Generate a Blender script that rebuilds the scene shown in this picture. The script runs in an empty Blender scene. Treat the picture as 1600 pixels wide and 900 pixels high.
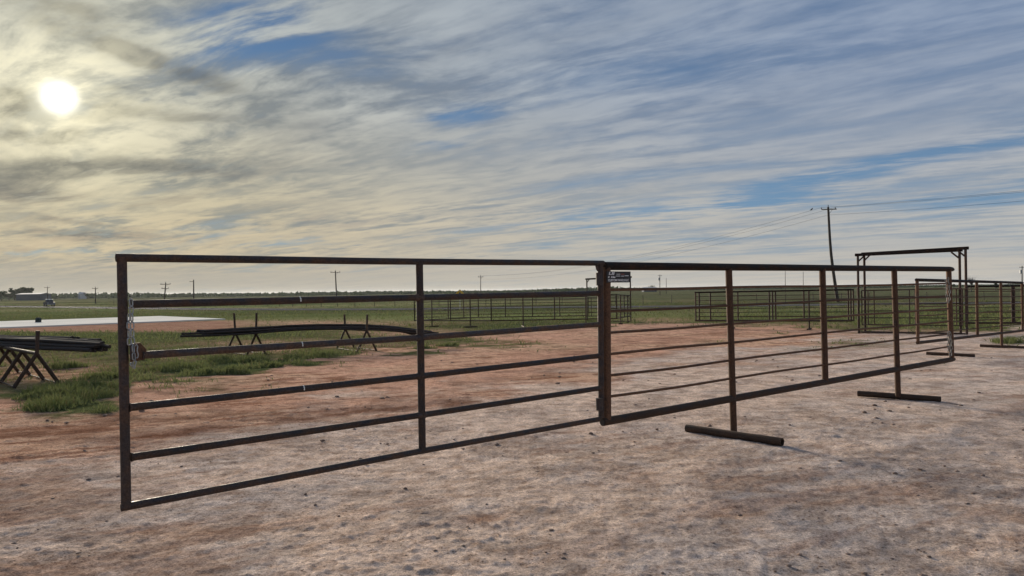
import bpy, bmesh, math, random
import numpy as np
from mathutils import Vector, Matrix
random.seed(7); rng = np.random.default_rng(7)
R = math.radians
scn = bpy.context.scene
col = scn.collection

# ------------------------------------------------------------------ camera
F = 1150.0                      # focal length in pixels of a 1600 px wide picture
CAM = Vector((0, 0, 1.53)); ROLL = R(0.75); PITCH = math.atan(3.5 / F)
cr = Vector((math.cos(ROLL), 0, -math.sin(ROLL)))
cf = Vector((0, math.cos(PITCH), math.sin(PITCH)))
cu = cr.cross(cf).normalized(); cr = cf.cross(cu).normalized()
cam = bpy.data.cameras.new('camera'); cam.sensor_width = 36; cam.lens = 36 * F / 1600
cam.clip_start = 0.05; cam.clip_end = 20000
camo = bpy.data.objects.new('camera', cam); col.objects.link(camo)
camo.matrix_world = Matrix(((cr.x, cu.x, -cf.x, CAM.x), (cr.y, cu.y, -cf.y, CAM.y), (cr.z, cu.z, -cf.z, CAM.z), (0, 0, 0, 1)))
scn.camera = camo
def ray(px, py): return cf + cr * ((px - 800) / F) + cu * ((450 - py) / F)
def at(px, py, d): return CAM + ray(px, py) * d
SUN = ray(92, 152).normalized()
SUN_EL = math.asin(SUN.z); SUN_AZ = math.atan2(SUN.x, SUN.y)     # azimuth from +Y towards +X

# ------------------------------------------------------------------ world, sun, exposure
scn.view_settings.view_transform = 'Standard'; scn.view_settings.look = 'None'
scn.view_settings.exposure = 0.45; scn.view_settings.gamma = 1
scn.view_settings.use_curve_mapping = False
W = bpy.data.worlds.new('World'); scn.world = W; W.use_nodes = True
def sky_world():
    nt = W.node_tree; nt.nodes.clear(); L = nt.links
    def sock(n, i, v):
        if isinstance(v, bpy.types.NodeSocket): L.new(v, n.inputs[i])
        elif v is not None: n.inputs[i].default_value = v
    def m(op, a, b=None, c=None, clamp=False):
        n = nt.nodes.new('ShaderNodeMath'); n.operation = op; n.use_clamp = clamp
        sock(n, 0, a); sock(n, 1, b); sock(n, 2, c); return n.outputs[0]
    def dot(v, w):
        n = nt.nodes.new('ShaderNodeVectorMath'); n.operation = 'DOT_PRODUCT'; sock(n, 0, v); sock(n, 1, w); return n.outputs['Value']
    def comb(x, y, z=0.0):
        n = nt.nodes.new('ShaderNodeCombineXYZ'); sock(n, 0, x); sock(n, 1, y); sock(n, 2, z); return n.outputs[0]
    def noise(v, detail=6, rough=.55, dist=0.0, scale=1.0):
        n = nt.nodes.new('ShaderNodeTexNoise'); sock(n, 'Vector', v); n.inputs['Scale'].default_value = scale
        n.inputs['Detail'].default_value = detail; n.inputs['Roughness'].default_value = rough; n.inputs['Distortion'].default_value = dist
        return n.outputs[0]
    def ss(x, a, b):
        n = nt.nodes.new('ShaderNodeMapRange'); n.interpolation_type = 'SMOOTHSTEP'; sock(n, 0, x)
        n.inputs[1].default_value = a; n.inputs[2].default_value = b; n.inputs[3].default_value = 0; n.inputs[4].default_value = 1; return n.outputs[0]
    def mix(f, a, b, mode='MIX'):
        n = nt.nodes.new('ShaderNodeMix'); n.data_type = 'RGBA'; n.blend_type = mode; n.clamp_factor = True
        sock(n, 0, f); sock(n, 6, a); sock(n, 7, b); return n.outputs[2]
    def c(r, g, b): return (r, g, b, 1)
    tc = nt.nodes.new('ShaderNodeTexCoord'); D = tc.outputs['Generated']
    sx = nt.nodes.new('ShaderNodeSeparateXYZ'); L.new(D, sx.inputs[0]); X, Y, Z = sx.outputs
    zc = m('ADD', m('MAXIMUM', Z, 0.0), .075)
    px, py = m('DIVIDE', X, zc), m('DIVIDE', Y, zc)
    A = R(SKY_AZ)
    U = m('ADD', m('MULTIPLY', px, math.sin(A)), m('MULTIPLY', py, math.cos(A)))
    V = m('SUBTRACT', m('MULTIPLY', px, math.cos(A)), m('MULTIPLY', py, math.sin(A)))
    # a slow swirl bends the streaks
    w1 = m('SUBTRACT', noise(comb(m('MULTIPLY', U, .35), m('MULTIPLY', V, .5), 3.1), 2), .5)
    w2 = m('SUBTRACT', noise(comb(m('MULTIPLY', U, .9), m('MULTIPLY', V, 1.3), 8.7), 3), .5)
    Vw = m('ADD', V, m('ADD', m('MULTIPLY', w1, .65), m('MULTIPLY', w2, .22)))
    Uw = m('ADD', U, m('MULTIPLY', w2, .3))
    nA = noise(comb(m('MULTIPLY', Uw, .42), m('MULTIPLY', Vw, .95), 0.0), 5, .55)
    nB = noise(comb(m('MULTIPLY', Uw, .7), m('MULTIPLY', Vw, 2.3), 5.0), 8, .58, .05)
    nC = noise(comb(m('MULTIPLY', Uw, 1.9), m('MULTIPLY', Vw, 5.2), 11.0), 8, .62, .22)
    nF = noise(comb(m('MULTIPLY', Uw, 6.5), m('MULTIPLY', Vw, 10.0), 41.0), 5, .6)
    nE = noise(comb(m('MULTIPLY', Uw, .5), m('MULTIPLY', Vw, .8), 31.0), 3, .5)
    nD = noise(comb(m('MULTIPLY', Uw, .8), m('MULTIPLY', Vw, 2.2), 21.0), 6, .6, .3)
    cosS = dot(D, tuple(SUN))
    ang = m('ARCCOSINE', m('MINIMUM', cosS, .99999))                # radians from the sun
    def gs(sig): return m('POWER', 2.71828, m('MULTIPLY', m('POWER', m('DIVIDE', ang, sig), 2.0), -1.0))
    near, mid, wide = gs(.145), gs(.40), gs(.58)
    # openings in the layer: blue gaps where the photograph has them, as directions of the sky
    def gap(pxl, pyl, su, sv, rot=0.0):
        d = ray(pxl, pyl).normalized()
        az0, el0 = math.atan2(d.x, d.y), math.asin(d.z)
        az = m('SUBTRACT', m('ARCTAN2', X, Y), az0); el = m('SUBTRACT', m('ARCSINE', Z), el0)
        a = m('ADD', m('MULTIPLY', az, math.cos(rot)), m('MULTIPLY', el, math.sin(rot)))
        b = m('SUBTRACT', m('MULTIPLY', el, math.cos(rot)), m('MULTIPLY', az, math.sin(rot)))
        q = m('ADD', m('POWER', m('DIVIDE', a, su), 2.0), m('POWER', m('DIVIDE', b, sv), 2.0))
        return m('POWER', 2.71828, m('MULTIPLY', q, -1.0))
    g = None
    for (a, b, su, sv, rot, k) in SKY_GAPS:
        t = m('MULTIPLY', gap(a, b, su, sv, rot), k); g = t if g is None else m('ADD', g, t)
    dkb = None
    for (a, b, su, sv, rot, k) in SKY_DARK:
        t = m('MULTIPLY', gap(a, b, su, sv, rot), k); dkb = t if dkb is None else m('ADD', dkb, t)
    cover = m('ADD', m('ADD', m('MULTIPLY', nA, .5), m('MULTIPLY', nB, .55)), m('MULTIPLY', nC, .22))   # mean about .63
    g = m('MULTIPLY', g, m('ADD', .35, m('MULTIPLY', ss(m('ADD', m('MULTIPLY', nC, .6), m('MULTIPLY', nB, .4)), .62, .38), 1.1)))
    cover = m('SUBTRACT', m('ADD', cover, m('MULTIPLY', wide, .10)), g)
    mask = ss(cover, .33, .69)
    thick = ss(m('ADD', m('ADD', m('MULTIPLY', nD, .65), m('MULTIPLY', nC, .35)), m('MULTIPLY', dkb, m('ADD', .35, m('MULTIPLY', ss(m('ADD', m('MULTIPLY', nC, .5), m('MULTIPLY', nB, .5)), .36, .62), 1.1)))), .49, .70)
    lum = ss(m('ADD', m('ADD', m('MULTIPLY', nB, .40), m('MULTIPLY', nC, .44)), m('MULTIPLY', nF, .16)), .405, .595)
    cw = m('MULTIPLY', m('ADD', .65, m('MULTIPLY', ss(nE, .42, .58), .5)), m('ADD', .58, m('MULTIPLY', wide, .5)))
    lum = m('ADD', .5, m('MULTIPLY', m('SUBTRACT', lum, .5), cw))
    lowz = ss(Z, .30, .06)
    cool_lo = mix(lowz, c(.155, .225, .36), c(.27, .32, .38)); cool_hi = mix(lowz, c(.31, .38, .50), c(.50, .50, .495))
    warm_lo, warm_hi = mix(lowz, c(.23, .25, .245), c(.29, .29, .24)), mix(lowz, c(.52, .54, .50), c(.70, .59, .355))
    hi = mix(wide, cool_hi, warm_hi); lo = mix(wide, cool_lo, warm_lo)
    cl = mix(lum, lo, hi)
    dk = mix(mid, c(.22, .265, .34), c(.125, .13, .12))
    cl = mix(m('MULTIPLY', thick, m('ADD', .30, m('MULTIPLY', mid, .58))), cl, dk)
    cl = mix(m('MULTIPLY', near, m('SUBTRACT', m('ADD', .20, m('MULTIPLY', lum, .6)), m('MULTIPLY', thick, .3))), cl, c(.84, .78, .56))
    # low in the sky the layer closes up: peach under the sun, then grey at the skyline
    low = ss(Z, .16, .03)
    cl = mix(m('MULTIPLY', low, m('ADD', .10, m('MULTIPLY', lum, .6))), cl, mix(wide, c(.50, .485, .44), c(.60, .475, .315)))
    hz = ss(m('ADD', Z, m('MULTIPLY', m('SUBTRACT', nC, .5), .03)), .055, .02)
    cl = mix(m('MULTIPLY', hz, .8), cl, mix(wide, c(.54, .50, .44), c(.40, .375, .315)))
    mask = m('MAXIMUM', mask, m('MULTIPLY', ss(Z, .085, .02), .85))
    sky = nt.nodes.new('ShaderNodeTexSky'); sky.sky_type = 'NISHITA'; sky.sun_disc = False
    sky.sun_elevation = SUN_EL; sky.sun_rotation = SUN_AZ; sky.altitude = 900; sky.air_density = 1.2; sky.dust_density = .4; sky.ozone_density = 2.0
    blue = mix(1.0, sky.outputs[0], c(.42, .60, .78), 'MULTIPLY')
    blue = mix(.75, blue, mix(ss(Z, .36, .06), c(.75, 1.5, 2.95), c(1.7, 2.8, 4.4)))
    cl10 = mix(1.0, cl, c(7.35, 7.35, 7.35), 'MULTIPLY')
    blue = mix(1.0, blue, c(.74, .74, .74), 'MULTIPLY')
    out = mix(mask, blue, cl10)
    halo = m('ADD', m('MULTIPLY', gs(.032), 2.4), m('MULTIPLY', gs(.075), 1.9))
    disc = m('MULTIPLY', m('POWER', ss(ang, .030, .010), 2.0), 6.0)
    add = mix(1.0, c(1.0, .90, .58), comb3(nt, L, halo), 'MULTIPLY')
    add2 = mix(1.0, c(1.0, .97, .88), comb3(nt, L, disc), 'MULTIPLY')
    out = mix(1.0, out, add, 'ADD'); out = mix(1.0, out, add2, 'ADD')
    bg = nt.nodes.new('ShaderNodeBackground'); bg.inputs[1].default_value = .1; L.new(out, bg.inputs[0])
    o = nt.nodes.new('ShaderNodeOutputWorld'); L.new(bg.outputs[0], o.inputs[0])
def comb3(nt, L, v):
    n = nt.nodes.new('ShaderNodeCombineXYZ')
    for i in range(3): L.new(v, n.inputs[i])
    return n.outputs[0]
SKY_AZ = -56
# (pixel x, pixel y, half width, half height in radians, slope, depth)
SKY_GAPS = [(395, 40, .10, .035, .25, .34), (560, 88, .10, .03, .1, .07), (715, 180, .070, .014, .1, .17), (690, 222, .05, .010, .1, .12),
            (1010, 120, .20, .05, .1, .06), (1430, 246, .20, .010, .12, .28), (1180, 318, .14, .014, .08, .26),
            (930, 345, .10, .016, .05, .12), (1590, 300, .12, .02, .1, .14), (470, 378, .08, .010, 0, .12), (60, 392, .08, .006, 0, .12)]
SKY_DARK = [(20, 162, .035, .016, 0, .30), (230, 92, .11, .014, -.25, .24), (240, 262, .10, .011, .05, .26), (20, 303, .05, .008, 0, .34), (170, 368, .08, .007, 0, .26),
            (40, 212, .06, .010, .08, .22), (110, 262, .05, .007, .1, .14), (50, 270, .05, .012, .1, .20), (150, 25, .10, .012, -.2, .10), (110, 345, .05, .004, -.1, .16), (330, 185, .10, .008, 0, .10)]
sky_world()
sl = bpy.data.lights.new('sun', 'SUN'); sl.energy = 5.0; sl.angle = R(10); sl.color = (1.0, .88, .70)
so = bpy.data.objects.new('sun', sl); col.objects.link(so); so.location = (0, 0, 30)
so.rotation_euler = SUN.to_track_quat('Z', 'Y').to_euler()

# ------------------------------------------------------------------ numpy noise
_perm = rng.random((512, 512)).astype(np.float32)
def vnoise(x, y, seed=0):
    x = x + seed * 17.31; y = y + seed * 9.77
    xi = np.floor(x).astype(np.int64); yi = np.floor(y).astype(np.int64)
    fx = x - xi; fy = y - yi; fx = fx * fx * (3 - 2 * fx); fy = fy * fy * (3 - 2 * fy)
    a = _perm[xi & 511, yi & 511]; b = _perm[(xi + 1) & 511, yi & 511]
    c = _perm[xi & 511, (yi + 1) & 511]; d = _perm[(xi + 1) & 511, (yi + 1) & 511]
    return (a * (1 - fx) + b * fx) * (1 - fy) + (c * (1 - fx) + d * fx) * fy
def fbm(x, y, oct=4, seed=0, gain=.5):
    s = 0; a = 1; t = 0
    for i in range(oct):
        s = s + a * vnoise(x * 2 ** i, y * 2 ** i, seed + i * 3); t += a; a *= gain
    return s / t
def sst(x, a, b):
    t = np.clip((x - a) / (b - a), 0, 1); return t * t * (3 - 2 * t)

# ------------------------------------------------------------------ terrain
def gz(x, y):
    """large shape of the ground: level by the gate, then a gentle fall to the road"""
    x = np.asarray(x, float); y = np.asarray(y, float)
    r = np.maximum(y, 0)
    z = -.017 * np.clip(r - 10, 0, 50)
    z = z + np.clip(x, -14, 0) * .011 * sst(r, 14, 45)
    return z
def gzf(x, y): return float(gz(x, y))
def hit(px, py):
    """the point of the ground seen at a pixel of the photograph"""
    d = ray(px, py); t0, t1 = 1.0, 3000.0
    for _ in range(60):
        t = (t0 + t1) / 2; p = CAM + d * t
        if p.z > gzf(p.x, p.y): t0 = t
        else: t1 = t
    return CAM + d * t0
def to_px(x, y, z):
    dx, dy, dz = x - CAM.x, y - CAM.y, z - CAM.z
    w = np.maximum(dx * cf.x + dy * cf.y + dz * cf.z, .3)
    return 800 + F * (dx * cr.x + dy * cr.y + dz * cr.z) / w, 450 - F * (dx * cu.x + dy * cu.y + dz * cu.z) / w
def interp(pts, x):
    return np.interp(x, [p[0] for p in pts], [p[1] for p in pts])
# borders of the soils on the land, read where they meet the ground
CALICHE = [(-400, 720), (0, 700), (200, 678), (420, 655), (700, 618), (900, 588), (1050, 556), (1150, 540), (1300, 528), (1600, 509), (2200, 500)]
DIRT = [(-400, 640), (0, 622), (90, 640), (170, 634), (230, 598), (400, 582), (520, 560), (640, 549), (720, 533), (850, 512), (1050, 505), (1150, 508), (1330, 519), (1430, 523), (1600, 512), (2200, 500)]
def soils(x, y):
    """weights of caliche, red dirt, green, dry grass and damp tracks for points of the ground"""
    z = gz(x, y); px, py = to_px(x, y, z)
    px = np.clip(px, -700, 2300); r = np.hypot(x, y)
    n1 = fbm(x * .55, y * .55, 4, 1) - .5; n2 = fbm(x * 2.1, y * 2.1, 4, 5) - .5; n3 = fbm(x * .12, y * .12, 3, 9) - .5
    sc = np.clip((py - 462) / 120, .12, 1.4)
    cal = sst(py - interp(CALICHE, px) + (n1 * 90 + n2 * 40) * sc, -16 * sc, 20 * sc)
    dirt = sst(py - interp(DIRT, px) + (n1 * 46 + n2 * 34) * sc, -7 * sc, 7 * sc)
    # bank of red dirt in front of the slab, bare ground by the racks and the far pens
    bank = sst(py, 504 - (px - 100) * .018, 507 - (px - 100) * .018) * sst(py, 521, 515) * sst(px, 430, 330)
    bare = np.zeros_like(px)
    for (cx, cy, rx, ry, k) in [(480, 505, 170, 5, .8), (640, 520, 110, 7, .7), (1210, 509, 120, 5, .6), (1420, 520, 80, 6, .7), (60, 582, 130, 20, .85), (480, 537, 170, 7, .6), (250, 556, 70, 7, .55),
                                (300, 600, 60, 10, .4), (430, 545, 70, 7, .6), (560, 540, 40, 6, .5), (1030, 500, 60, 4, .5)]:
        bare = np.maximum(bare, k * np.exp(-(((px - cx) / rx) ** 2 + ((py - cy) / ry) ** 2)) * np.clip(.9 + n2 * 2.2, 0, 1.3))
    g = 1 - dirt; g = g * (1 - np.clip(bank, 0, 1)) * (1 - np.clip(bare, 0, 1))
    for (cx, cy, rx, ry, k) in [(100, 612, 85, 24, 1), (760, 538, 100, 8, .9), (880, 545, 60, 6, .35), (330, 604, 100, 12, .55), (1290, 545, 60, 5, .45), (1585, 532, 40, 8, .9),
                                (1345, 537, 70, 7, .6), (1470, 566, 14, 3, .5), (1120, 533, 40, 5, .35), (960, 548, 70, 5, .2)]:
        g = np.maximum(g, k * np.exp(-(((px - cx) / rx) ** 2 + ((py - cy) / ry) ** 2) ** 2) * np.clip(.55 + n2 * 3.2, 0, 1))
    dry = np.clip(sst(n3 + n1 * .6, -.06, .16) * .75 + sst(py, 478, 470) * .25, 0, 1)
    dry = dry * (1 - .8 * np.exp(-((py - 496) / 7) ** 2))
    damp = np.zeros_like(px)
    for pl, wd, k in [([(150, 690), (330, 668), (480, 650), (640, 634), (800, 622)], 9, 1), ([(200, 655), (420, 640), (640, 622)], 5, .7),
                      ([(-200, 700), (0, 688), (120, 672), (210, 640)], 20, .8), ([(720, 600), (900, 578), (1080, 548)], 6, .55), ([(820, 560), (1000, 536), (1150, 520)], 5, .6)]:
        yy = interp(pl, px); on = sst(px, pl[0][0] - 40, pl[0][0] + 30) * sst(px, pl[-1][0] + 40, pl[-1][0] - 30)
        damp = np.maximum(damp, k * on * np.exp(-((py - yy + n1 * 18) / wd) ** 2) * np.clip(.6 + n2 * 3.0, 0, 1))
    damp = np.maximum(damp, .5 * bank)
    return cal, np.clip(g, 0, 1), dry, np.clip(damp, 0, 1), py, px

def soil_color(x, y):
    cal, g, dry, damp, py, px = soils(x, y)
    n1 = fbm(x * .45, y * .45, 4, 31); n2 = fbm(x * 1.7, y * 1.7, 4, 37); n4 = fbm(x * 7, y * 7, 3, 41)
    C = lambda *a: np.array(a)[None, :]
    e = lambda a: a[:, None]
    pale = C(.58, .455, .375) * e(.70 + .60 * n4) ; grey = C(.50, .415, .365) * e(.70 + .60 * n4)
    calc = pale + (grey - pale) * e(sst(n2 * .5 + n1 * .5 + sst(px, 700, 1500) * .06, .46, .60))
    redn = sst(n1 * .6 + fbm(x * 1.1, y * 2.3, 4, 53) * .4 - sst(px, 900, 1500) * .05, .52, .66) * .75
    calc = calc + (C(.40, .265, .19) - calc) * e(redn)
    calc = calc + (C(.31, .24, .20) - calc) * e(.6 * sst(fbm(x * 2.6, y * 3.4, 4, 57, .6), .50, .64))
    red = C(.50, .305, .22) * e(.75 + .5 * n2); red = red + (C(.55, .37, .26) - red) * e(sst(n1, .45, .65) * .7)
    red = red * e(1 - .35 * sst(fbm(x * 3.1, y * 3.1, 3, 61), .58, .72))
    c = red + (calc - red) * e(cal)
    xr, yr = x * .88 + y * .47, y * .88 - x * .47
    rut = sst(fbm(xr * .9, yr * 5.5, 4, 151, .6), .53, .66) * sst(n1, .38, .55)
    c = c + (C(.22, .105, .065) - c) * e(np.clip(rut * (.75 - .45 * cal), 0, 1))
    c = c + (C(.17, .085, .055) - c) * e(np.clip(damp * .95, 0, .9))
    green = C(.10, .125, .052) * e(.65 + .7 * n2); dr = C(.17, .15, .08) * e(.7 + .6 * n2)
    green = green + (C(.145, .175, .065) - green) * e(.8 * np.exp(-((py - 495) / 7) ** 2))
    gc = green + (dr - green) * e(np.clip(dry * .85 + .12, 0, 1))
    crop = fbm(x * .006 + y * .002, y * .035 - x * .006, 3, 171); gc = gc * e(.72 + .56 * sst(crop, .36, .64))
    far = sst(py, 476, 464); gc = gc + (C(.075, .082, .048) - gc) * e(far * .7)
    c = c + (gc - c) * e(g)
    return np.clip(c, .01, .8), g, cal

def build_ground():
    a_in = np.linspace(-41, 41, 470); a_out = np.concatenate([np.linspace(44, 316, 62)])
    ang = np.radians(np.concatenate([a_in, a_out])); na = len(ang)
    rad = np.concatenate([[.3, .6, .9, 1.2], np.exp(np.linspace(math.log(1.5), math.log(14.0), 460)), np.exp(np.linspace(math.log(14.1), math.log(90.0), 230)), np.exp(np.linspace(math.log(94), math.log(9000), 70))])
    nr = len(rad)
    Rr, Aa = np.meshgrid(rad, ang, indexing='ij')
    x = (Rr * np.sin(Aa)).ravel(); y = (Rr * np.cos(Aa)).ravel()
    c, g, cal = soil_color(x, y)
    r = np.hypot(x, y); fade = sst(r, 90, 30)
    z = gz(x, y)
    rough = fbm(x * 1.3, y * 1.3, 4, 71) - .5
    clod = np.maximum(fbm(x * 13, y * 17, 4, 77, .65) - .56, 0) * .06 * sst(fbm(x * .8, y * .8, 3, 95), .35, .6) + (fbm(x * 5, y * 5, 3, 83) - .5) * .014 + (fbm(x * 19, y * 19, 3, 91) - .5) * .022 * sst(r, 16, 7) * 1.1
    z = z + fade * (rough * .04 + clod * (.65 + .5 * (1 - cal)))
    z[r < 1.0] -= .0
    v = np.concatenate([[[0, 0, 0]], np.stack([x, y, z], 1)])
    i = np.arange(nr - 1)[:, None] * na; j = np.arange(na)[None, :]; j2 = (j + 1) % na
    q = np.stack([i + j, i + na + j, i + na + j2, i + j2], -1).reshape(-1, 4) + 1
    q = q[:, ::-1]
    t = np.stack([np.zeros(na, int), 1 + (np.arange(na) + 1) % na, 1 + np.arange(na)], 1)[:, ::-1]
    me = bpy.data.meshes.new('ground')
    me.vertices.add(len(v)); me.vertices.foreach_set('co', v.ravel().astype(np.float32))
    lv = np.concatenate([q.ravel(), t.ravel()]); me.loops.add(len(lv)); me.loops.foreach_set('vertex_index', lv.astype(np.int32))
    ls = np.concatenate([np.arange(len(q)) * 4, len(q) * 4 + np.arange(len(t)) * 3]); me.polygons.add(len(ls)); me.polygons.foreach_set('loop_start', ls.astype(np.int32))
    me.polygons.foreach_set('use_smooth', np.ones(len(ls), bool))
    me.update(calc_edges=True); me.validate()
    ca = me.color_attributes.new('soil', 'FLOAT_COLOR', 'POINT')
    rgba = np.ones((len(v), 4), np.float32); rgba[1:, :3] = c; rgba[0, :3] = c[0]; rgba[1:, 3] = g; ca.data.foreach_set('color', rgba.ravel())
    if me.polygons[0].normal.z < 0: me.flip_normals()
    o = bpy.data.objects.new('ground', me); col.objects.link(o); o['kind'] = 'structure'; return o

# ------------------------------------------------------------------ materials
def mat(name):
    M = bpy.data.materials.new(name); M.use_nodes = True; nt = M.node_tree
    return M, nt, nt.nodes['Principled BSDF']
def nnode(nt, scale, detail=5, rough=.6, coord='Object', vec=None, stretch=None):
    n = nt.nodes.new('ShaderNodeTexNoise'); n.inputs['Scale'].default_value = scale; n.inputs['Detail'].default_value = detail; n.inputs['Roughness'].default_value = rough
    tc = nt.nodes.new('ShaderNodeTexCoord'); src = tc.outputs[coord]
    if stretch:
        mp = nt.nodes.new('ShaderNodeMapping'); mp.inputs['Scale'].default_value = stretch; nt.links.new(src, mp.inputs[0]); src = mp.outputs[0]
    nt.links.new(src, n.inputs['Vector']); return n.outputs[0]
def ramp(nt, f, stops):
    n = nt.nodes.new('ShaderNodeValToRGB'); nt.links.new(f, n.inputs[0]); e = n.color_ramp.elements
    while len(e) < len(stops): e.new(.5)
    for k, (p, c) in enumerate(stops): e[k].position = p; e[k].color = (*c, 1) if len(c) == 3 else c
    return n.outputs[0]
def mixc(nt, f, a, b, mode='MIX'):
    n = nt.nodes.new('ShaderNodeMix'); n.data_type = 'RGBA'; n.blend_type = mode
    for i, v in ((0, f), (6, a), (7, b)):
        if isinstance(v, bpy.types.NodeSocket): nt.links.new(v, n.inputs[i])
        else: n.inputs[i].default_value = v if not isinstance(v, tuple) or len(v) == 4 else (*v, 1)
    return n.outputs[2]
def bump(nt, b, h, strength, dist):
    n = nt.nodes.new('ShaderNodeBump'); n.inputs['Strength'].default_value = strength; n.inputs['Distance'].default_value = dist
    nt.links.new(h, n.inputs['Height']); nt.links.new(n.outputs[0], b.inputs['Normal'])
def ground_mat():
    M, nt, b = mat('soil'); L = nt.links
    a = nt.nodes.new('ShaderNodeAttribute'); a.attribute_name = 'soil'
    f1 = nnode(nt, 36, 7, .74); f2 = nnode(nt, 110, 4, .7); f3 = nnode(nt, 7, 5, .6)
    c = mixc(nt, 1.0, a.outputs['Color'], ramp(nt, f1, [(.34, (.58, .55, .53)), (.50, (1.08, 1.08, 1.08)), (.66, (1.45, 1.45, 1.45))]), 'MULTIPLY')
    c = mixc(nt, 1.0, c, ramp(nt, f2, [(.34, (.66, .64, .62)), (.52, (1.08, 1.08, 1.08)), (.68, (1.38, 1.38, 1.38))]), 'MULTIPLY')
    c = mixc(nt, 1.0, c, ramp(nt, f3, [(.36, (.84, .78, .74)), (.5, (1.06, 1.05, 1.05)), (.64, (1.2, 1.2, 1.2))]), 'MULTIPLY')
    vo = nt.nodes.new('ShaderNodeTexVoronoi'); vo.inputs['Scale'].default_value = 14; tc = nt.nodes.new('ShaderNodeTexCoord'); L.new(tc.outputs['Object'], vo.inputs['Vector'])
    speck = ramp(nt, vo.outputs['Distance'], [(.03, (.45, .38, .33)), (.08, (1, 1, 1))])
    c = mixc(nt, .6, c, mixc(nt, 1.0, c, speck, 'MULTIPLY'))
    vo2 = nt.nodes.new('ShaderNodeTexVoronoi'); vo2.inputs['Scale'].default_value = 33; L.new(tc.outputs['Object'], vo2.inputs['Vector'])
    pt = nnode(nt, 2.2, 4, .6); ms = ramp(nt, pt, [(.45, (0, 0, 0)), (.58, (1, 1, 1))])
    c = mixc(nt, ms, c, mixc(nt, 1.0, c, ramp(nt, vo2.outputs['Distance'], [(.12, (.50, .43, .38)), (.30, (1.03, 1.03, 1.03))]), 'MULTIPLY'))
    L.new(c, b.inputs['Base Color']); b.inputs['Roughness'].default_value = .95; b.inputs['Specular IOR Level'].default_value = .0
    ad = nt.nodes.new('ShaderNodeMath'); ad.operation = 'ADD'; L.new(f1, ad.inputs[0]); L.new(f2, ad.inputs[1])
    bump(nt, b, ad.outputs[0], .8, .03); return M
def steel(name, dark, rust, rust_amt, metal=.55, rough=.5, scale=9, spec=.35):
    M, nt, b = mat(name); L = nt.links
    f = nnode(nt, scale, 8, .68); f2 = nnode(nt, 90, 3, .6); oi = nt.nodes.new('ShaderNodeObjectInfo')
    k = ramp(nt, f, [(max(.02, .62 - rust_amt * .5), (0, 0, 0)), (min(.98, .78 - rust_amt * .42), (1, 1, 1))])
    c = mixc(nt, k, dark, rust)
    c = mixc(nt, 1.0, c, ramp(nt, f2, [(.3, (.6, .6, .6)), (.7, (1.35, 1.3, 1.25))]), 'MULTIPLY')
    mr = nt.nodes.new('ShaderNodeMapRange'); L.new(oi.outputs['Random'], mr.inputs[0]); mr.inputs[3].default_value = .75; mr.inputs[4].default_value = 1.25
    c = mixc(nt, 1.0, c, mr.outputs[0], 'MULTIPLY')
    L.new(c, b.inputs['Base Color'])
    im = nt.nodes.new('ShaderNodeMapRange'); L.new(k, im.inputs[0]); im.inputs[3].default_value = metal; im.inputs[4].default_value = 0.0; L.new(im.outputs[0], b.inputs['Metallic'])
    ir = nt.nodes.new('ShaderNodeMapRange'); L.new(k, ir.inputs[0]); ir.inputs[3].default_value = rough; ir.inputs[4].default_value = .85; L.new(ir.outputs[0], b.inputs['Roughness'])
    b.inputs['Specular IOR Level'].default_value = spec; bump(nt, b, f2, .25, .004); return M
def plain(name, c, rough=.7, metal=0, var=.25, scale=8, bs=0.0):
    M, nt, b = mat(name)
    f = nnode(nt, scale, 5, .6)
    cc = ramp(nt, f, [(.3, tuple(v * (1 - var) for v in c)), (.7, tuple(v * (1 + var) for v in c))]); nt.links.new(cc, b.inputs['Base Color'])
    b.inputs['Roughness'].default_value = rough; b.inputs['Metallic'].default_value = metal
    if bs: bump(nt, b, f, bs, .02)
    return M
def leaf(name, c, c2, scale=1.5):
    M, nt, b = mat(name); L = nt.links
    f = nnode(nt, scale, 4, .6); cc = ramp(nt, f, [(.35, c), (.65, c2)]); L.new(cc, b.inputs['Base Color']); b.inputs['Roughness'].default_value = .6; b.inputs['Specular IOR Level'].default_value = .0
    tr = nt.nodes.new('ShaderNodeBsdfTranslucent'); L.new(cc, tr.inputs[0]); mx = nt.nodes.new('ShaderNodeMixShader'); mx.inputs[0].default_value = .25
    L.new(b.outputs[0], mx.inputs[1]); L.new(tr.outputs[0], mx.inputs[2]); L.new(mx.outputs[0], nt.nodes['Material Output'].inputs[0]); return M
M_soil = ground_mat()
M_gate = steel('mill_scale_steel', (.050, .044, .046), (.085, .052, .036), .42, .45, .46)
M_dark = steel('backlit_dark_pipe_steel', (.014, .011, .010), (.04, .023, .016), .35, .0, .6, 9, .12)  # near-black base: the backlit shade of the top rails is put into the colour
M_rust = steel('rusty_pipe_steel', (.04, .027, .022), (.11, .058, .033), .7, .2, .6)
M_foot = steel('dark_rusty_pipe', (.030, .020, .015), (.065, .038, .024), .6, .1, .55)
M_far = steel('weathered_pipe_steel', (.035, .026, .023), (.08, .046, .03), .5, .2, .6)
M_black = steel('black_oilfield_pipe', (.034, .030, .029), (.06, .042, .034), .4, .05, .75)
M_zinc = plain('zinc', (.33, .34, .34), .45, .6, .2, 60)
M_dull = plain('dull_zinc', (.20, .20, .195), .6, .4, .3, 60)
M_chalk = plain('chalk', (.75, .74, .68), .95)
M_sign = plain('black_sheet', (.015, .015, .016), .5)
M_white = plain('white_lettering', (.8, .8, .78), .6)
M_red = plain('red_lettering', (.45, .12, .10), .6)
M_conc = plain('white_concrete', (.80, .76, .68), .8, 0, .10, .25)
M_conc.node_tree.nodes['Principled BSDF'].inputs['Specular IOR Level'].default_value = 0
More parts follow.
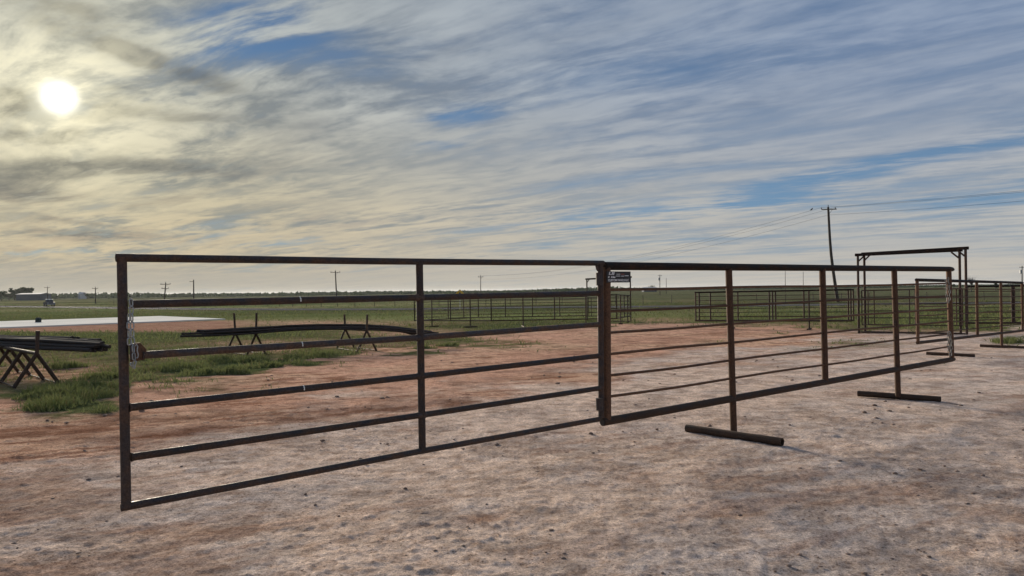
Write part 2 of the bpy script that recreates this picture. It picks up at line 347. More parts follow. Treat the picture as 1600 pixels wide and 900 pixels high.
M_wood = plain('weathered_pole_wood', (.055, .043, .035), .9, 0, .3, 3)
M_green = leaf('weed_leaf', (.125, .15, .055), (.21, .225, .095))
M_straw = leaf('dry_grass', (.13, .12, .055), (.20, .175, .09))
M_bush = leaf('tree_leaf', (.028, .045, .022), (.05, .075, .034), .3)
M_bark = plain('bark', (.07, .055, .045), .9)
M_asph = plain('asphalt', (.095, .095, .10), .95, 0, .12, .5)
M_asph.node_tree.nodes['Principled BSDF'].inputs['Specular IOR Level'].default_value = 0
M_line = plain('road_paint', (.55, .48, .2), .7)
M_yellow = plain('sign_yellow', (.75, .42, .03), .5, 0, .05)
M_blackp = plain('black_paint', (.02, .02, .02), .5)
M_galv = plain('galvanised_steel', (.35, .36, .37), .5, .6)
M_roof = plain('white_metal_roof', (.42, .43, .44), .9, 0, .08)
M_wall = plain('blue_grey_cladding', (.05, .065, .09), .9, 0, .1)
M_clod = plain('clod', (.20, .135, .10), .95, 0, .45, 1.3)
M_box = plain('dark_green_box', (.03, .042, .045), .95)
M_box.node_tree.nodes['Principled BSDF'].inputs['Specular IOR Level'].default_value = .05
M_carw = plain('white_car_paint', (.45, .45, .45), .3)
M_card = plain('dark_car_paint', (.03, .032, .035), .65)
M_tyre = plain('tyre_rubber', (.02, .02, .02), .9)
M_glass = plain('dark_glass', (.02, .025, .03), .1)
M_lamp = plain('headlight_glass', (.35, .35, .35), .3)
M_glaze = plain('brown_glazed_insulator', (.12, .13, .14), .3)
M_wire = plain('line_wire', (.10, .10, .10), .5, .5)
M_twig = plain('bare_twig', (.09, .085, .085), .9)

# ------------------------------------------------------------------ mesh helpers
class MB:
    def __init__(s): s.v = []; s.f = []
    def tube(s, pts, r, n=12, hollow=False, cap=True, flare=0.0):
        pts = [Vector(p) for p in pts]; rs = list(r) if isinstance(r, (list, tuple)) else [r] * len(pts)
        if flare and len(pts) == 2:
            d = (pts[1] - pts[0]); l = d.length; d.normalize(); e = min(.011, l * .2)
            pts = [pts[0], pts[0] + d * e * .5, pts[0] + d * e, pts[1] - d * e, pts[1] - d * e * .5, pts[1]]; q = rs[0]
            rs = [q * (1 + flare), q * (1 + flare * .8), q, q, q * (1 + flare * .8), q * (1 + flare)]
        T = (pts[-1] - pts[0]).normalized(); ref = Vector((0, 0, 1)) if abs(T.z) < .9 else Vector((0, 1, 0))
        rings = []
        for k, p in enumerate(pts):
            t = (pts[min(k + 1, len(pts) - 1)] - pts[max(k - 1, 0)]).normalized()
            a = (ref - t * ref.dot(t)).normalized(); b = t.cross(a)
            i0 = len(s.v); rings.append(i0)
            for j in range(n):
                q = 2 * math.pi * j / n; s.v.append(p + (a * math.cos(q) + b * math.sin(q)) * rs[k])
        for k in range(len(pts) - 1):
            for j in range(n): s.f.append((rings[k] + j, rings[k] + (j + 1) % n, rings[k + 1] + (j + 1) % n, rings[k + 1] + j))
        if hollow:
            for (k, sg) in ((0, 1), (len(pts) - 1, -1)):
                dirn = (pts[1] - pts[0]).normalized() if k == 0 else (pts[-1] - pts[-2]).normalized()
                i0 = len(s.v)
                for (dep, rr) in ((0, .8), (.12, .8)):
                    for j in range(n):
                        cc = s.v[rings[k] + j] - pts[k]; s.v.append(pts[k] + cc * rr + dirn * dep * sg)
                for j in range(n):
                    j2 = (j + 1) % n
                    A = [(rings[k] + j2, rings[k] + j, i0 + j, i0 + j2), (i0 + j2, i0 + j, i0 + n + j, i0 + n + j2)]
                    s.f += A if k == 0 else [tuple(reversed(f)) for f in A]
                fl = tuple(i0 + n + j for j in range(n)); s.f.append(tuple(reversed(fl)) if k == 0 else fl)
        elif cap:
            s.f.append(tuple(reversed([rings[0] + j for j in range(n)]))); s.f.append(tuple(rings[-1] + j for j in range(n)))
        return s
    def box(s, c, sx, sy, sz, ax=None, bev=0.0):
        c = Vector(c); X, Y, Z = ax if ax else (Vector((1, 0, 0)), Vector((0, 1, 0)), Vector((0, 0, 1)))
        bm = bmesh.new(); bmesh.ops.create_cube(bm, size=1)
        for v in bm.verts: v.co = Vector((v.co.x * sx, v.co.y * sy, v.co.z * sz))
        if bev: bmesh.ops.bevel(bm, geom=list(bm.edges), offset=bev, segments=2, affect='EDGES', profile=.5)
        i0 = len(s.v); bm.verts.ensure_lookup_table()
        for v in bm.verts: s.v.append(c + X * v.co.x + Y * v.co.y + Z * v.co.z)
        for f in bm.faces: s.f.append(tuple(i0 + v.index for v in f.verts))
        bm.free(); return s
    def prism(s, poly, off):
        """poly: 3-D outline, off: vector of thickness"""
        n = len(poly); i0 = len(s.v); off = Vector(off)
        s.v += [Vector(p) for p in poly] + [Vector(p) + off for p in poly]
        s.f.append(tuple(i0 + j for j in range(n))); s.f.append(tuple(i0 + n + j for j in reversed(range(n))))
        for j in range(n): s.f.append((i0 + (j + 1) % n, i0 + j, i0 + n + j, i0 + n + (j + 1) % n))
        return s
    def build(s, name, m, parent=None, smooth=True):
        me = bpy.data.meshes.new(name); me.from_pydata([tuple(v) for v in s.v], [], s.f); me.materials.append(m)
        if smooth:
            me.polygons.foreach_set('use_smooth', np.ones(len(me.polygons), bool)); me.set_sharp_from_angle(angle=R(40))
        bm = bmesh.new(); bm.from_mesh(me); bmesh.ops.recalc_face_normals(bm, faces=bm.faces); bm.to_mesh(me); bm.free(); me.update()
        o = bpy.data.objects.new(name, me); col.objects.link(o)
        if parent: o.parent = parent; o.matrix_parent_inverse = parent.matrix_world.inverted() if parent.type != 'EMPTY' else Matrix.Translation(-parent.location)
        return o
def catm(P, n=5):
    out = []
    for k in range(len(P) - 1):
        a, b, c, d = P[max(k - 1, 0)], P[k], P[k + 1], P[min(k + 2, len(P) - 1)]
        for t in np.linspace(0, 1, n, endpoint=False): out.append(.5 * ((2 * b) + (c - a) * t + (2 * a - 5 * b + 4 * c - d) * t * t + (3 * b - a - 3 * c + d) * t ** 3))
    return out + [P[-1]]
def tag(o, label, cat, group=None, kind=None):
    o['label'] = label
    if cat: o['category'] = cat
    if group: o['group'] = group
    if kind: o['kind'] = kind
    return o
def thing(name, loc, label, cat, group=None):
    o = bpy.data.objects.new(name, None); col.objects.link(o); o.location = loc; o.empty_display_size = .2
    return tag(o, label, cat, group)
def copy_thing(o, loc, rz=0, label=None, scale=1.0):
    c = o.copy(); col.objects.link(c); c.location = loc; c.rotation_euler = (0, 0, rz); c.scale = (scale,) * 3
    if label: c['label'] = label
    for ch in list(o.children):
        k = ch.copy(); col.objects.link(k); k.parent = c
        for g in list(ch.children):
            h = g.copy(); col.objects.link(h); h.parent = k
    return c

# ------------------------------------------------------------------ setting: ground, road, slab
ground = build_ground(); ground.data.materials.append(M_soil); ground['label'] = 'pale caliche yard and red dirt running into grassy plain'
def road():
    pl = [(-520, 420), (-300, 320), (-160, 213), (-108, 172), (-70, 140), (-41, 117), (-18, 106), (0, 100), (24, 94), (53, 93), (100, 95), (300, 120), (700, 200)]
    P = [Vector((a, b, 0)) for a, b in pl]; pts = []
    for k in range(len(P) - 1):
        a, b, c, d = P[max(k - 1, 0)], P[k], P[k + 1], P[min(k + 2, len(P) - 1)]
        for t in np.linspace(0, 1, 9)[:-1]:
            pts.append(.5 * ((2 * b) + (c - a) * t + (2 * a - 5 * b + 4 * c - d) * t * t + (3 * b - a - 3 * c + d) * t ** 3))
    pts.append(P[-1])
    def strip(name, o0, o1, h, m):
        mb = MB()
        for k, p in enumerate(pts):
            t = (pts[min(k + 1, len(pts) - 1)] - pts[max(k - 1, 0)]).normalized(); nn = Vector((-t.y, t.x, 0))
            for o in (o0, o1):
                q = p + nn * o; mb.v.append(Vector((q.x, q.y, gzf(p.x, p.y) + h)))
        for k in range(len(pts) - 1): mb.f.append((2 * k, 2 * k + 1, 2 * k + 3, 2 * k + 2))
        o = mb.build(name, m, None, False); o['kind'] = 'structure'; return o
    strip('road', -4.6, 4.6, .05, M_asph)['label'] = 'grey asphalt road crossing the plain'
    strip('road_marking', -.08, .08, .054, M_line); strip('road_marking', -3.9, -3.75, .054, M_line); strip('road_marking', 3.75, 3.9, .054, M_line)
    return pts
road_pts = road()
def slab():
    T = hit(352, 499.5); Bk = hit(250, 495); u = (hit(0, 513) - T); u.z = 0; u.normalize()
    w = Bk - T; w.z = 0
    A = [T, T + u * 60, T + u * 60 + w, T + w]
    top = min(gzf(T.x, T.y), gzf(A[3].x, A[3].y)) + .10
    mb = MB().prism([Vector((p.x, p.y, top - .25)) for p in A], (0, 0, .25))
    o = mb.build('concrete_slab', M_conc, None, False); o['kind'] = 'structure'; o['label'] = 'long white concrete slab lying in the grass'
    return top
slab_top = slab()

# ------------------------------------------------------------------ the near gate and panel stand in one vertical plane
PD = Vector((.783, .622, 0)).normalized(); PN = Vector((PD.y, -PD.x, 0)); P0 = Vector((.78, 6.39, 0))
def onp(px, py, off=0.0):
    d = ray(px, py); q = P0 + PN * off - CAM; t = q.dot(PN) / d.dot(PN); return CAM + d * t
UPZ = Vector((0, 0, 1))
def near_gate():
    g = thing('pipe_gate', hit(190, 812), 'wide dark steel pipe gate with five openings and mid upright, nearest the camera', 'gate')
    def tb(name, pts, r, m=M_gate, n=18, **k): return MB().tube(pts, r, n, **k).build(name, m, g)
    a, b = onp(190.3, 402), onp(197.3, 793); tb('post', [a, b], .0260, n=20)
    a, b = onp(938, 413), onp(939.5, 653); tb('post', [a, b], .0265, n=20)
    tb('upright', [onp(655.2, 408), onp(659.8, 704)], .0262, n=20)
    tb('top_rail', [onp(181, 402.6), onp(600, 408.3), onp(942.5, 411.2)], .0230, hollow=True)
    tb('bottom_rail', [onp(189, 793.3), onp(659.8, 704.5), onp(936, 655)], .0215, hollow=True)
    for (pl, pm, pr, rr) in [((203, 475.3), (655, 465.0), (935, 458.3), .0225), ((222, 555), (656.5, 527.5), (935.5, 507), .0215),
                             ((202, 636.8), (657.5, 587.5), (936, 556), .0215), ((205, 714.5), (658.8, 648.5), (937, 606.5), .0215)]:
        A, Bm, C = onp(*pl), onp(*pm), onp(*pr)
        rl = tb('rail', [A, Bm, C], rr)
        for q, w in ((Bm, .031),):      # weld ring where the rail meets the upright
            MB().tube([q - PD * .036, q - PD * .026, q + PD * .026, q + PD * .036], [rr * 1.0, rr * 1.22, rr * 1.22, rr * 1.0], 14).build('weld', M_gate, rl)
        for q, s in ((A, 1), (C, -1)):
            MB().tube([q - PD * .0 * s, q + PD * .012 * s], [rr * 1.25, rr * 1.0], 14, cap=False).build('weld', M_gate, rl)
        if pl[1] < 640:
            px = {475.3: 468, 555: 471, 636.8: 473.5}[pl[1]]; f = (px - pl[0]) / (pm[0] - pl[0]); py = pl[1] + (pm[1] - pl[1]) * f
            c = onp(px, py); ang = np.linspace(-.35, 1.75, 9); mb = MB()
            for s, wd in ((0, .004), (1, .0035)):
                pass
            for k, t in enumerate(ang):
                dirn = PN * math.cos(t) + UPZ * math.sin(t) * 1.0
                p = c + (A - c).normalized() * 0 + dirn * (rr + .0008); w = .0035 + .0012 * math.sin(k * 2.3)
                mb.v += [p - PD * w, p + PD * w]
            for k in range(len(ang) - 1): mb.f.append((2 * k, 2 * k + 1, 2 * k + 3, 2 * k + 2))
            mb.build('chalk_mark', M_chalk, rl)
    # latch plate welded on the second rail by the post
    mb = MB().prism([onp(*p, .012) for p in ((204, 566), (203, 538), (212, 536), (219, 535.5), (228.5, 545.5), (229, 551), (226, 562))], PN * -.014)
    mb.build('latch_plate', M_rust, g, False)
    mb = MB().tube([onp(205.5, 538, .03), onp(206.8, 562, .03)], .012, 10); mb.build('latch_bar', M_gate, g)
    for y0, y1 in ((426, 446), (622, 641)):
        MB().tube([onp(936.0, y0, .012), onp(936.6, y1, .012)], .029, 14).build('hinge', M_gate, g)
    MB().prism([onp(935, 414, .01), onp(932.5, 415, .01), onp(934, 421, .01), onp(936, 424, .01)], PN * -.02).build('hinge_stop', M_gate, g, False)
near_gate()
def near_panel():
    g = thing('fence_panel', hit(1146, 681), 'long rusty free-standing pipe panel on two feet, joined to the near gate', 'fence panel', 'free-standing pipe panels')
    def tb(name, pts, r, m=M_rust, n=20, **k): return MB().tube(pts, r, n, **k).build(name, m, g)
    tb('top_rail', [onp(944, 415.6), onp(1484, 420.4), onp(1487.5, 420.8), onp(1489.5, 421.2)], [.0365, .0365, .032, .020], M_dark)
    tb('bottom_rail', [onp(941.5, 659.3), onp(1140, 623.6), onp(1486, 561.8), onp(1489, 561.3), onp(1491.5, 561)], [.0365, .0365, .0365, .032, .018], M_foot, hollow=False)
    MB().tube([onp(941.4, 659.35, .0), onp(940.6, 659.5, .0)], [.029, .028], 18).build('hole_shade_disc', M_blackp, g)  # black disc on the solid end, painting the shade inside an open pipe
    tb('post', [onp(948, 417), onp(949, 657)], .0345)
    tb('post', [onp(1138.5, 418), onp(1146.5, 678)], .0345)
    tb('post', [onp(1284.8, 419), onp(1289.6, 597)], .0365)
    tb('post', [onp(1397, 420), onp(1403.3, 620)], .0365)
    tb('post', [onp(1482.3, 421), onp(1487, 561)], .0365)
    for (l, rt) in [(452.6, 442.8), (486, 462.2), (520, 482), (553.6, 501.6), (587, 521.5), (620, 541)]:
        a_, b_ = onp(949, l), onp(1485, rt); k_ = [a_.lerp(b_, t) + UPZ * random.uniform(-.007, .007) + PN * random.uniform(-.006, .006) for t in (.13, .256, .38, .504, .63, .757, .88)]
        tb('rail', catm([a_, *k_, b_], 3), .0125, n=10)
    for (a, b, w) in [((1073, 674.5), (1222.5, 697), (1146, 681.5)), ((1340.5, 619.5), (1470, 628.6), (1402.5, 624))]:
        base = onp(*w); base.z = gzf(base.x, base.y)
        A, B = hit(*a), hit(*b); dirn = (B - A); dirn.z = 0; L = dirn.length; dirn.normalize()
        A.z = B.z = gzf(base.x, base.y)
        tb('foot', [A + UPZ * .038, B + UPZ * .038], .040, M_foot, hollow=True)
    return g
panel0 = near_panel()

# ------------------------------------------------------------------ chains
def link_mesh(L=.046, Wd=.026, r=.0036, n=22, k=8):
    mb = MB(); hw = Wd / 2 - r; hl = L / 2 - r - hw; path = []
    for i in range(n):
        t = 2 * math.pi * i / n; path.append(Vector((hw * math.cos(t), 0, hw * math.sin(t) + (hl if math.sin(t) >= 0 else -hl))))
    for i, p in enumerate(path):
        t = (path[(i + 1) % n] - path[i - 1]).normalized(); b = Vector((0, 1, 0)); a = t.cross(b)
        for j in range(k):
            q = 2 * math.pi * j / k; mb.v.append(p + a * math.cos(q) * r + b * math.sin(q) * r)
    for i in range(n):
        for j in range(k): mb.f.append((i * k + j, i * k + (j + 1) % k, ((i + 1) % n) * k + (j + 1) % k, ((i + 1) % n) * k + j))
    o = mb.build('link', M_zinc); me = o.data; bpy.data.objects.remove(o); return me
LINK = link_mesh()
LINK_DULL = LINK.copy(); LINK_DULL.materials[0] = M_dull
def chain(strands, label, pitch=.0385, scale=1.0, group=None, LINK=None):
    first = strands[0][0]
    g = thing('chain', first, label, 'chain', group); i = 0
    for pl in strands:
        # walk the line and set a link every pitch
        seg = [(pl[k], pl[k + 1]) for k in range(len(pl) - 1)]; tot = sum((b - a).length for a, b in seg); n = max(1, int(tot / (pitch * scale)))
        for k in range(n):
            s = (k + .5) * tot / n; acc = 0
            for a, b in seg:
                l = (b - a).length
                if acc + l >= s or (a, b) == seg[-1]:
                    p = a + (b - a) * ((s - acc) / l); t = (b - a).normalized(); break
                acc += l
            o = bpy.data.objects.new('link', LINK); col.objects.link(o); o.parent = g
            q = (-t).to_track_quat('Z', 'Y'); tw = (R(25) if i % 2 == 0 else R(112)) + random.uniform(-.25, .25)
            q = q @ Matrix.Rotation(tw, 3, 'Z').to_quaternion()
            o.location = p - first; o.rotation_mode = 'QUATERNION'; o.rotation_quaternion = q; o.scale = (scale,) * 3; i += 1
    return g
ch = chain([[onp(204.5, 466.5, .035), onp(205.3, 480, .04), onp(206, 500, .04), onp(207.3, 530, .045), onp(208.6, 550, .05), onp(210, 568, .05), onp(208, 575, .05)],
            [onp(201, 490, .03), onp(201.3, 510, .034), onp(202, 540, .04)], [onp(204, 567, .05), onp(207, 571, .055), onp(211, 575, .05)]],
           'galvanised chain hanging beside the end post of the near gate', group='galvanised chains', LINK=LINK)
mb = MB().tube([onp(*p, .06) for p in ((211.5, 541), (213.5, 538), (215, 541), (214.3, 548), (216, 554), (215.5, 558), (213.5, 559.5))], .0038, 8); hk = mb.build('hook', M_zinc, ch)
def ex(px, py, o=.05): return onp(px, py, o)
chain([[ex(1480.6, 433), ex(1482.5, 442), ex(1484, 455), ex(1483.6, 468), ex(1482, 473.5)], [ex(1478.3, 436), ex(1478.6, 452), ex(1479.5, 469), ex(1482, 474)]],
      'galvanised chain looped high on the far end post of the rusty panel', group='galvanised chains', scale=1.25, LINK=LINK_DULL)
chain([[ex(1481, 518), ex(1484.5, 519), ex(1486, 530), ex(1487, 545), ex(1485.5, 556)], [ex(1481, 519), ex(1481.6, 535), ex(1482.2, 550), ex(1484.5, 557)], [ex(1483.6, 524), ex(1484.4, 540), ex(1484.2, 555)]],
      'galvanised chain bunched low on the far end post of the rusty panel', group='galvanised chains', scale=1.25, LINK=LINK_DULL)

# ------------------------------------------------------------------ sign on the panel
def sign():
    offs = .044
    A, B, C, D = onp(948, 424, offs), onp(985.3, 424.2, offs), onp(985.3, 441.3, offs), onp(948, 441.6, offs)
    s = tag(MB().prism([A, B, C, D], PN * -.004).build('sign', M_sign, None, False), 'small black sign with white lettering hung under the top rail of the rusty panel', 'sign')
    ux = (B - A).normalized(); uz = (A - D).normalized(); dg = bpy.context.evaluated_depsgraph_get()
    def txt(name, body, x, y, h, wid, m, shear=0.0, bold=0.0, cut=None):
        cu_ = bpy.data.curves.new(name, 'FONT'); cu_.body = body; cu_.size = 1; cu_.shear = shear; cu_.offset = bold; cu_.extrude = .02; cu_.resolution_u = 3
        o = bpy.data.objects.new(name, cu_); col.objects.link(o); bpy.context.view_layer.update()
        me = bpy.data.meshes.new_from_object(o.evaluated_get(bpy.context.evaluated_depsgraph_get())); bpy.data.objects.remove(o)
        me.name = name; bm = bmesh.new(); bm.from_mesh(me)
        xs = [v.co.x for v in bm.verts]; ys = [v.co.y for v in bm.verts]; x0, x1, y0, y1 = min(xs), max(xs), min(ys), max(ys)
        base = onp(x, y, offs + .001); e = onp(x + wid, y, offs + .001); hh = (onp(x, y - h, offs + .001) - base).length; ww = (e - base).length
        for v in bm.verts:
            p = base + ux * ((v.co.x - x0) / (x1 - x0) * ww) + uz * ((v.co.y - y0) / (y1 - y0) * hh) + PN * (.0012 * (1 if v.co.z > 0 else 0)); v.co = p
        if cut:
            pc = onp(x, cut, offs + .001)
            bmesh.ops.bisect_plane(bm, geom=list(bm.verts) + list(bm.edges) + list(bm.faces), plane_co=pc + uz * .006, plane_no=uz)
            bmesh.ops.bisect_plane(bm, geom=list(bm.verts) + list(bm.edges) + list(bm.faces), plane_co=pc - uz * .006, plane_no=uz)
            dead = [f for f in bm.faces if abs((f.calc_center_median() - pc).dot(uz)) < .006]; bmesh.ops.delete(bm, geom=dead, context='FACES')
        bm.to_mesh(me); bm.free(); me.materials.clear(); me.materials.append(m)
        o = bpy.data.objects.new(name, me); col.objects.link(o); o.parent = s; return o
    txt('lettering', 'CUSTOM PANELS LLC', 950.3, 439.7, 3.6, 32, M_white, 0, .02)
    txt('logo', 'HL', 950.2, 434.2, 9.4, 11.3, M_white, .28, .03, cut=430.4)
    for (x0, x1, y, t, m) in ((963.2, 969, 428.4, .7, M_white), (970, 975.5, 428.3, .7, M_red), (962.5, 969, 431.3, .9, M_white), (970.5, 975, 431.4, .9, M_white), (976, 982, 430.9, .9, M_white)):
        MB().prism([onp(x0, y - t / 2, offs + .001), onp(x1, y - t / 2, offs + .001), onp(x1, y + t / 2, offs + .001), onp(x0, y + t / 2, offs + .001)], PN * .001).build('print_line', m, s, False)
sign()

# ------------------------------------------------------------------ more free-standing panels
def panel_between(A, B, label, feet=True, r=.0345, m=M_far, nrail=6, posts=(0, .25, .5, .75, 1), h0=.39, h1=1.735, name='fence_panel', footlen=.5):
    A = Vector((A[0], A[1], gzf(A[0], A[1]))); B = Vector((B[0], B[1], gzf(B[0], B[1])))
    g = thing(name, (A + B) / 2, label, 'fence panel', 'free-standing pipe panels')
    d = (B - A); dh = Vector((d.x, d.y, 0)).normalized(); nn = Vector((dh.y, -dh.x, 0))
    P = lambda f, h: A + d * f + UPZ * h
    e = r / d.length * .95
    MB().tube([P(-e, h1), P(1 + e, h1)], r, 10).build('top_rail', M_dark, g)
    MB().tube([P(-e, h0), P(1 + e, h0)], r, 10).build('bottom_rail', M_foot, g)
    for k in range(nrail):
        h = h0 + (h1 - h0) * (k + 1) / (nrail + 1); MB().tube([P(f, h + (random.uniform(-.01, .01) if 0 < f < 1 else 0)) for f in (0, .13, .25, .38, .5, .62, .75, .88, 1)], .0125, 6).build('rail', m, g)
    for f in posts:
        ft = feet and f in (.25, .75)
        MB().tube([P(f, h1), P(f, .05 if ft else h0)], r, 10).build('post', m, g)
        if ft:
            q = P(f, .035); MB().tube([q - nn * footlen, q + nn * footlen], .038, 10).build('foot', M_foot, g)
    return g
def gp(px, d):            # ground point straight under a pixel column at a depth
    p = at(px, 450, d); return (p.x, p.y)
panel_between(gp(1433, 15.75), gp(1597, 20.7), 'brown pipe panel on two feet standing behind the end of the near panel', m=M_rust)
panel_between(gp(1086.5, 35.0), gp(1329, 31.6), 'front one of the two dark pipe panels stacked together in the middle distance')
panel_between(gp(1092, 35.5), gp(1333, 32.2), 'rear one of the two dark pipe panels stacked together in the middle distance', posts=(0, .08, .27, .5, .52, .7, .97, 1))
F1a, F1b, F2b, BRk, BLk, BG1 = gp(647, 46.3), gp(767, 41.0), gp(963, 41.9), gp(917, 51.5), gp(747, 52), gp(985, 48.5)
panel_between(F1a, F1b, 'left front panel of the distant round pen')
panel_between(F1b, F2b, 'right front panel of the distant round pen, nearest the black sign')
panel_between(F2b, BG1, 'right side panel of the distant round pen, seen nearly end-on', footlen=.12)
panel_between(F1a, BLk, 'left side panel of the distant round pen', feet=False)
panel_between(BLk, BRk, 'back panel of the distant round pen', feet=False)
panel_between(gp(1511, 27.2), gp(1640, 26.5), 'dark pipe panel running right from the tall gate frames', feet=False, posts=(0, .55, .575, 1))

# ------------------------------------------------------------------ bow gates
def bow_gate(A, B, top, label, leaf_h=(.33, 1.66), over=.10):
    A = Vector((A[0], A[1], gzf(*A))); B = Vector((B[0], B[1], gzf(*B)))
    g = thing('bow_gate', (A + B) / 2, label, 'gate', 'tall framed gates'); d = B - A; L = d.length; dh = d.normalized()
    tz = (gzf(A.x, A.y) + gzf(B.x, B.y)) / 2 + top
    At, Bt = Vector((A.x, A.y, tz)), Vector((B.x, B.y, tz)); r = .045
    MB().tube([A - UPZ * .03, At], r, 12).build('post', M_far, g); MB().tube([B - UPZ * .03, Bt], r, 12).build('post', M_far, g)
    mb = MB(); mb.box((At + Bt) / 2, L + 2 * over, .10, .11, (dh, Vector((-dh.y, dh.x, 0)), UPZ), .012); mb.build('top_beam', M_dark, g)
    for Q, s in ((At, 1), (Bt, -1)):
        MB().tube([Q + dh * s * .03 - UPZ * .26, Q + dh * s * .26 - UPZ * .04], .03, 8).build('brace', M_far, g)
    MB().tube([A + UPZ * .04, B + UPZ * .04], .03, 8).build('sill', M_far, g)
    lf = MB().tube([A + dh * .12 + UPZ * leaf_h[1], B - dh * .12 + UPZ * leaf_h[1]], .022, 8).build('gate_leaf', M_far, g)
    for f in (.035, .10, .52, .965): MB().tube([A + d * f + UPZ * leaf_h[0], A + d * f + UPZ * leaf_h[1]], .022, 8).build('upright', M_far, lf)
    for k in range(5):
        h = leaf_h[0] + (leaf_h[1] - leaf_h[0]) * k / 5; MB().tube([A + dh * .12 + UPZ * h, B - dh * .12 + UPZ * h], .018, 8).build('rail', M_far, lf)
    return g
bow_gate(gp(1341, 28.7), gp(1500, 26.6), 3.05, 'tall overhead-framed gate, the left of the doubled pair on the right')
bow_gate(gp(1351, 28.9), gp(1509.5, 26.3), 3.10, 'tall overhead-framed gate, the right of the doubled pair on the right')
bow_gate(BRk, BG1, 2.95, 'tall overhead-framed gate at the back corner of the distant pen')

# ------------------------------------------------------------------ pipe racks
def rack(apex_px, label, frames, h=.60, stub=.36, spread=.34, dirn=None, L=1.7, r=.03, rails=True):
    """frames: distances along the beam of the A-frames; first stands at the apex pixel's ground column"""
    A = apex_px; g = thing('pipe_rack', (A.x, A.y, gzf(A.x, A.y)), label, 'rack', 'pipe racks')
    n = Vector((-dirn.y, dirn.x, 0)); gl = lambda p: gzf(p.x, p.y)
    top = lambda s: (lambda q: Vector((q.x, q.y, gl(q) + h)))(A + dirn * s)
    MB().tube([top(frames[0]), top(frames[-1])], r, 10).build('beam', M_foot, g)
    for s in frames:
        t = top(s)
        for sg in (-1, 1):
            f = A + dirn * s + n * spread * sg; f = Vector((f.x, f.y, gl(f) + .01)); MB().tube([t, f], r, 10).build('leg', M_foot, g)
    for s in (frames[0], frames[-1]):
        MB().tube([top(s), top(s) + UPZ * stub + n * (.03 if s else -.02)], r, 10).build('upright', M_far, g)
    if rails:
        for sg in (-1, 1):
            q = [A + dirn * s + n * spread * .97 * sg for s in (frames[0], frames[-1])]; MB().tube([Vector((p.x, p.y, gl(p) + .03)) for p in q], .014, 8).build('foot_rail', M_far, g)
    return g
a1 = hit(58, 604.5); b1 = Vector((-2.45, 2.6, 0)).normalized()
rack(a1, 'rusty A-frame rack at the left edge holding black pipes', (0, 1.25, 2.5, 3.7), dirn=b1, h=.58, stub=.40, spread=.345, r=.033)
def rk(pa, pb, label, **k):
    A, B = hit(*pa), hit(*pb); d = B - A; d.z = 0; L = d.length; rack(A, label, (0, L), dirn=d.normalized(), **k)
rk((400.5, 555.0), (368, 551.5), 'small rusty pipe rack under the left part of the bowed black pipes', h=.60, stub=.58, spread=.27, r=.03)
rk((573.5, 549.5), (540, 545.0), 'small rusty pipe rack under the right part of the bowed black pipes', h=.62, stub=.46, spread=.29, r=.03)

# ------------------------------------------------------------------ loose pipes on the racks
def bundle(axis, rows, r, label, group, jx=.5, trim=.6):
    """axis: pixel + depth points of the bundle's underside; rows: pipes per layer; every pipe is its own object"""
    base = [at(a, b, d) for a, b, d in axis]
    for lay, nrow in enumerate(rows):
        for k in range(nrow):
            side = (k - (nrow - 1) / 2) * r * 2.15 + random.uniform(-.01, .01); P = []
            s0, s1 = random.uniform(-trim, trim * .2), random.uniform(-trim, trim * .3)
            for i, p in enumerate(base):
                t = (base[min(i + 1, len(base) - 1)] - base[max(i - 1, 0)]); t.z = 0; t.normalize(); n = Vector((-t.y, t.x, 0))
                if i == 0: p = p - t * s0
                if i == len(base) - 1: p = p + t * s1
                P.append(p + n * side + UPZ * (r + lay * r * 1.85 + random.uniform(-.016, .016)))
            o = MB().tube(catm(P), r * random.uniform(.85, 1.05), 8).build('steel_pipe', M_black, None); tag(o, label, 'pipe', group)
bundle([(-180, 528, 17.6), (0, 541.5, 15.4), (60, 544, 14.7), (120, 547.5, 14.1), (165, 550.5, 13.7)], [5, 4, 3], .036,
       'long black steel pipe lying in the stack on the left edge rack', 'black pipes on the left edge rack', trim=.25)
bundle([(-180, 520, 18.4), (0, 533, 16.0), (60, 533.5, 15.6), (110, 534, 15.3), (142, 534, 15.1)], [5, 4], .03,
       'long thin black pipe in the rear layer on the left edge rack', 'thin black pipes on the left edge rack', trim=.7)
bundle([(290, 526, 19.7), (330, 525.0, 19.8), (385, 522.2, 20.2), (470, 516.5, 21), (560, 515.8, 21.8), (620, 519, 22.6), (676, 525, 23.2)], [6, 5, 3], .03,
       'long bowed black steel pipe lying across the two small racks', 'bowed black pipes on the two small racks', trim=.7)

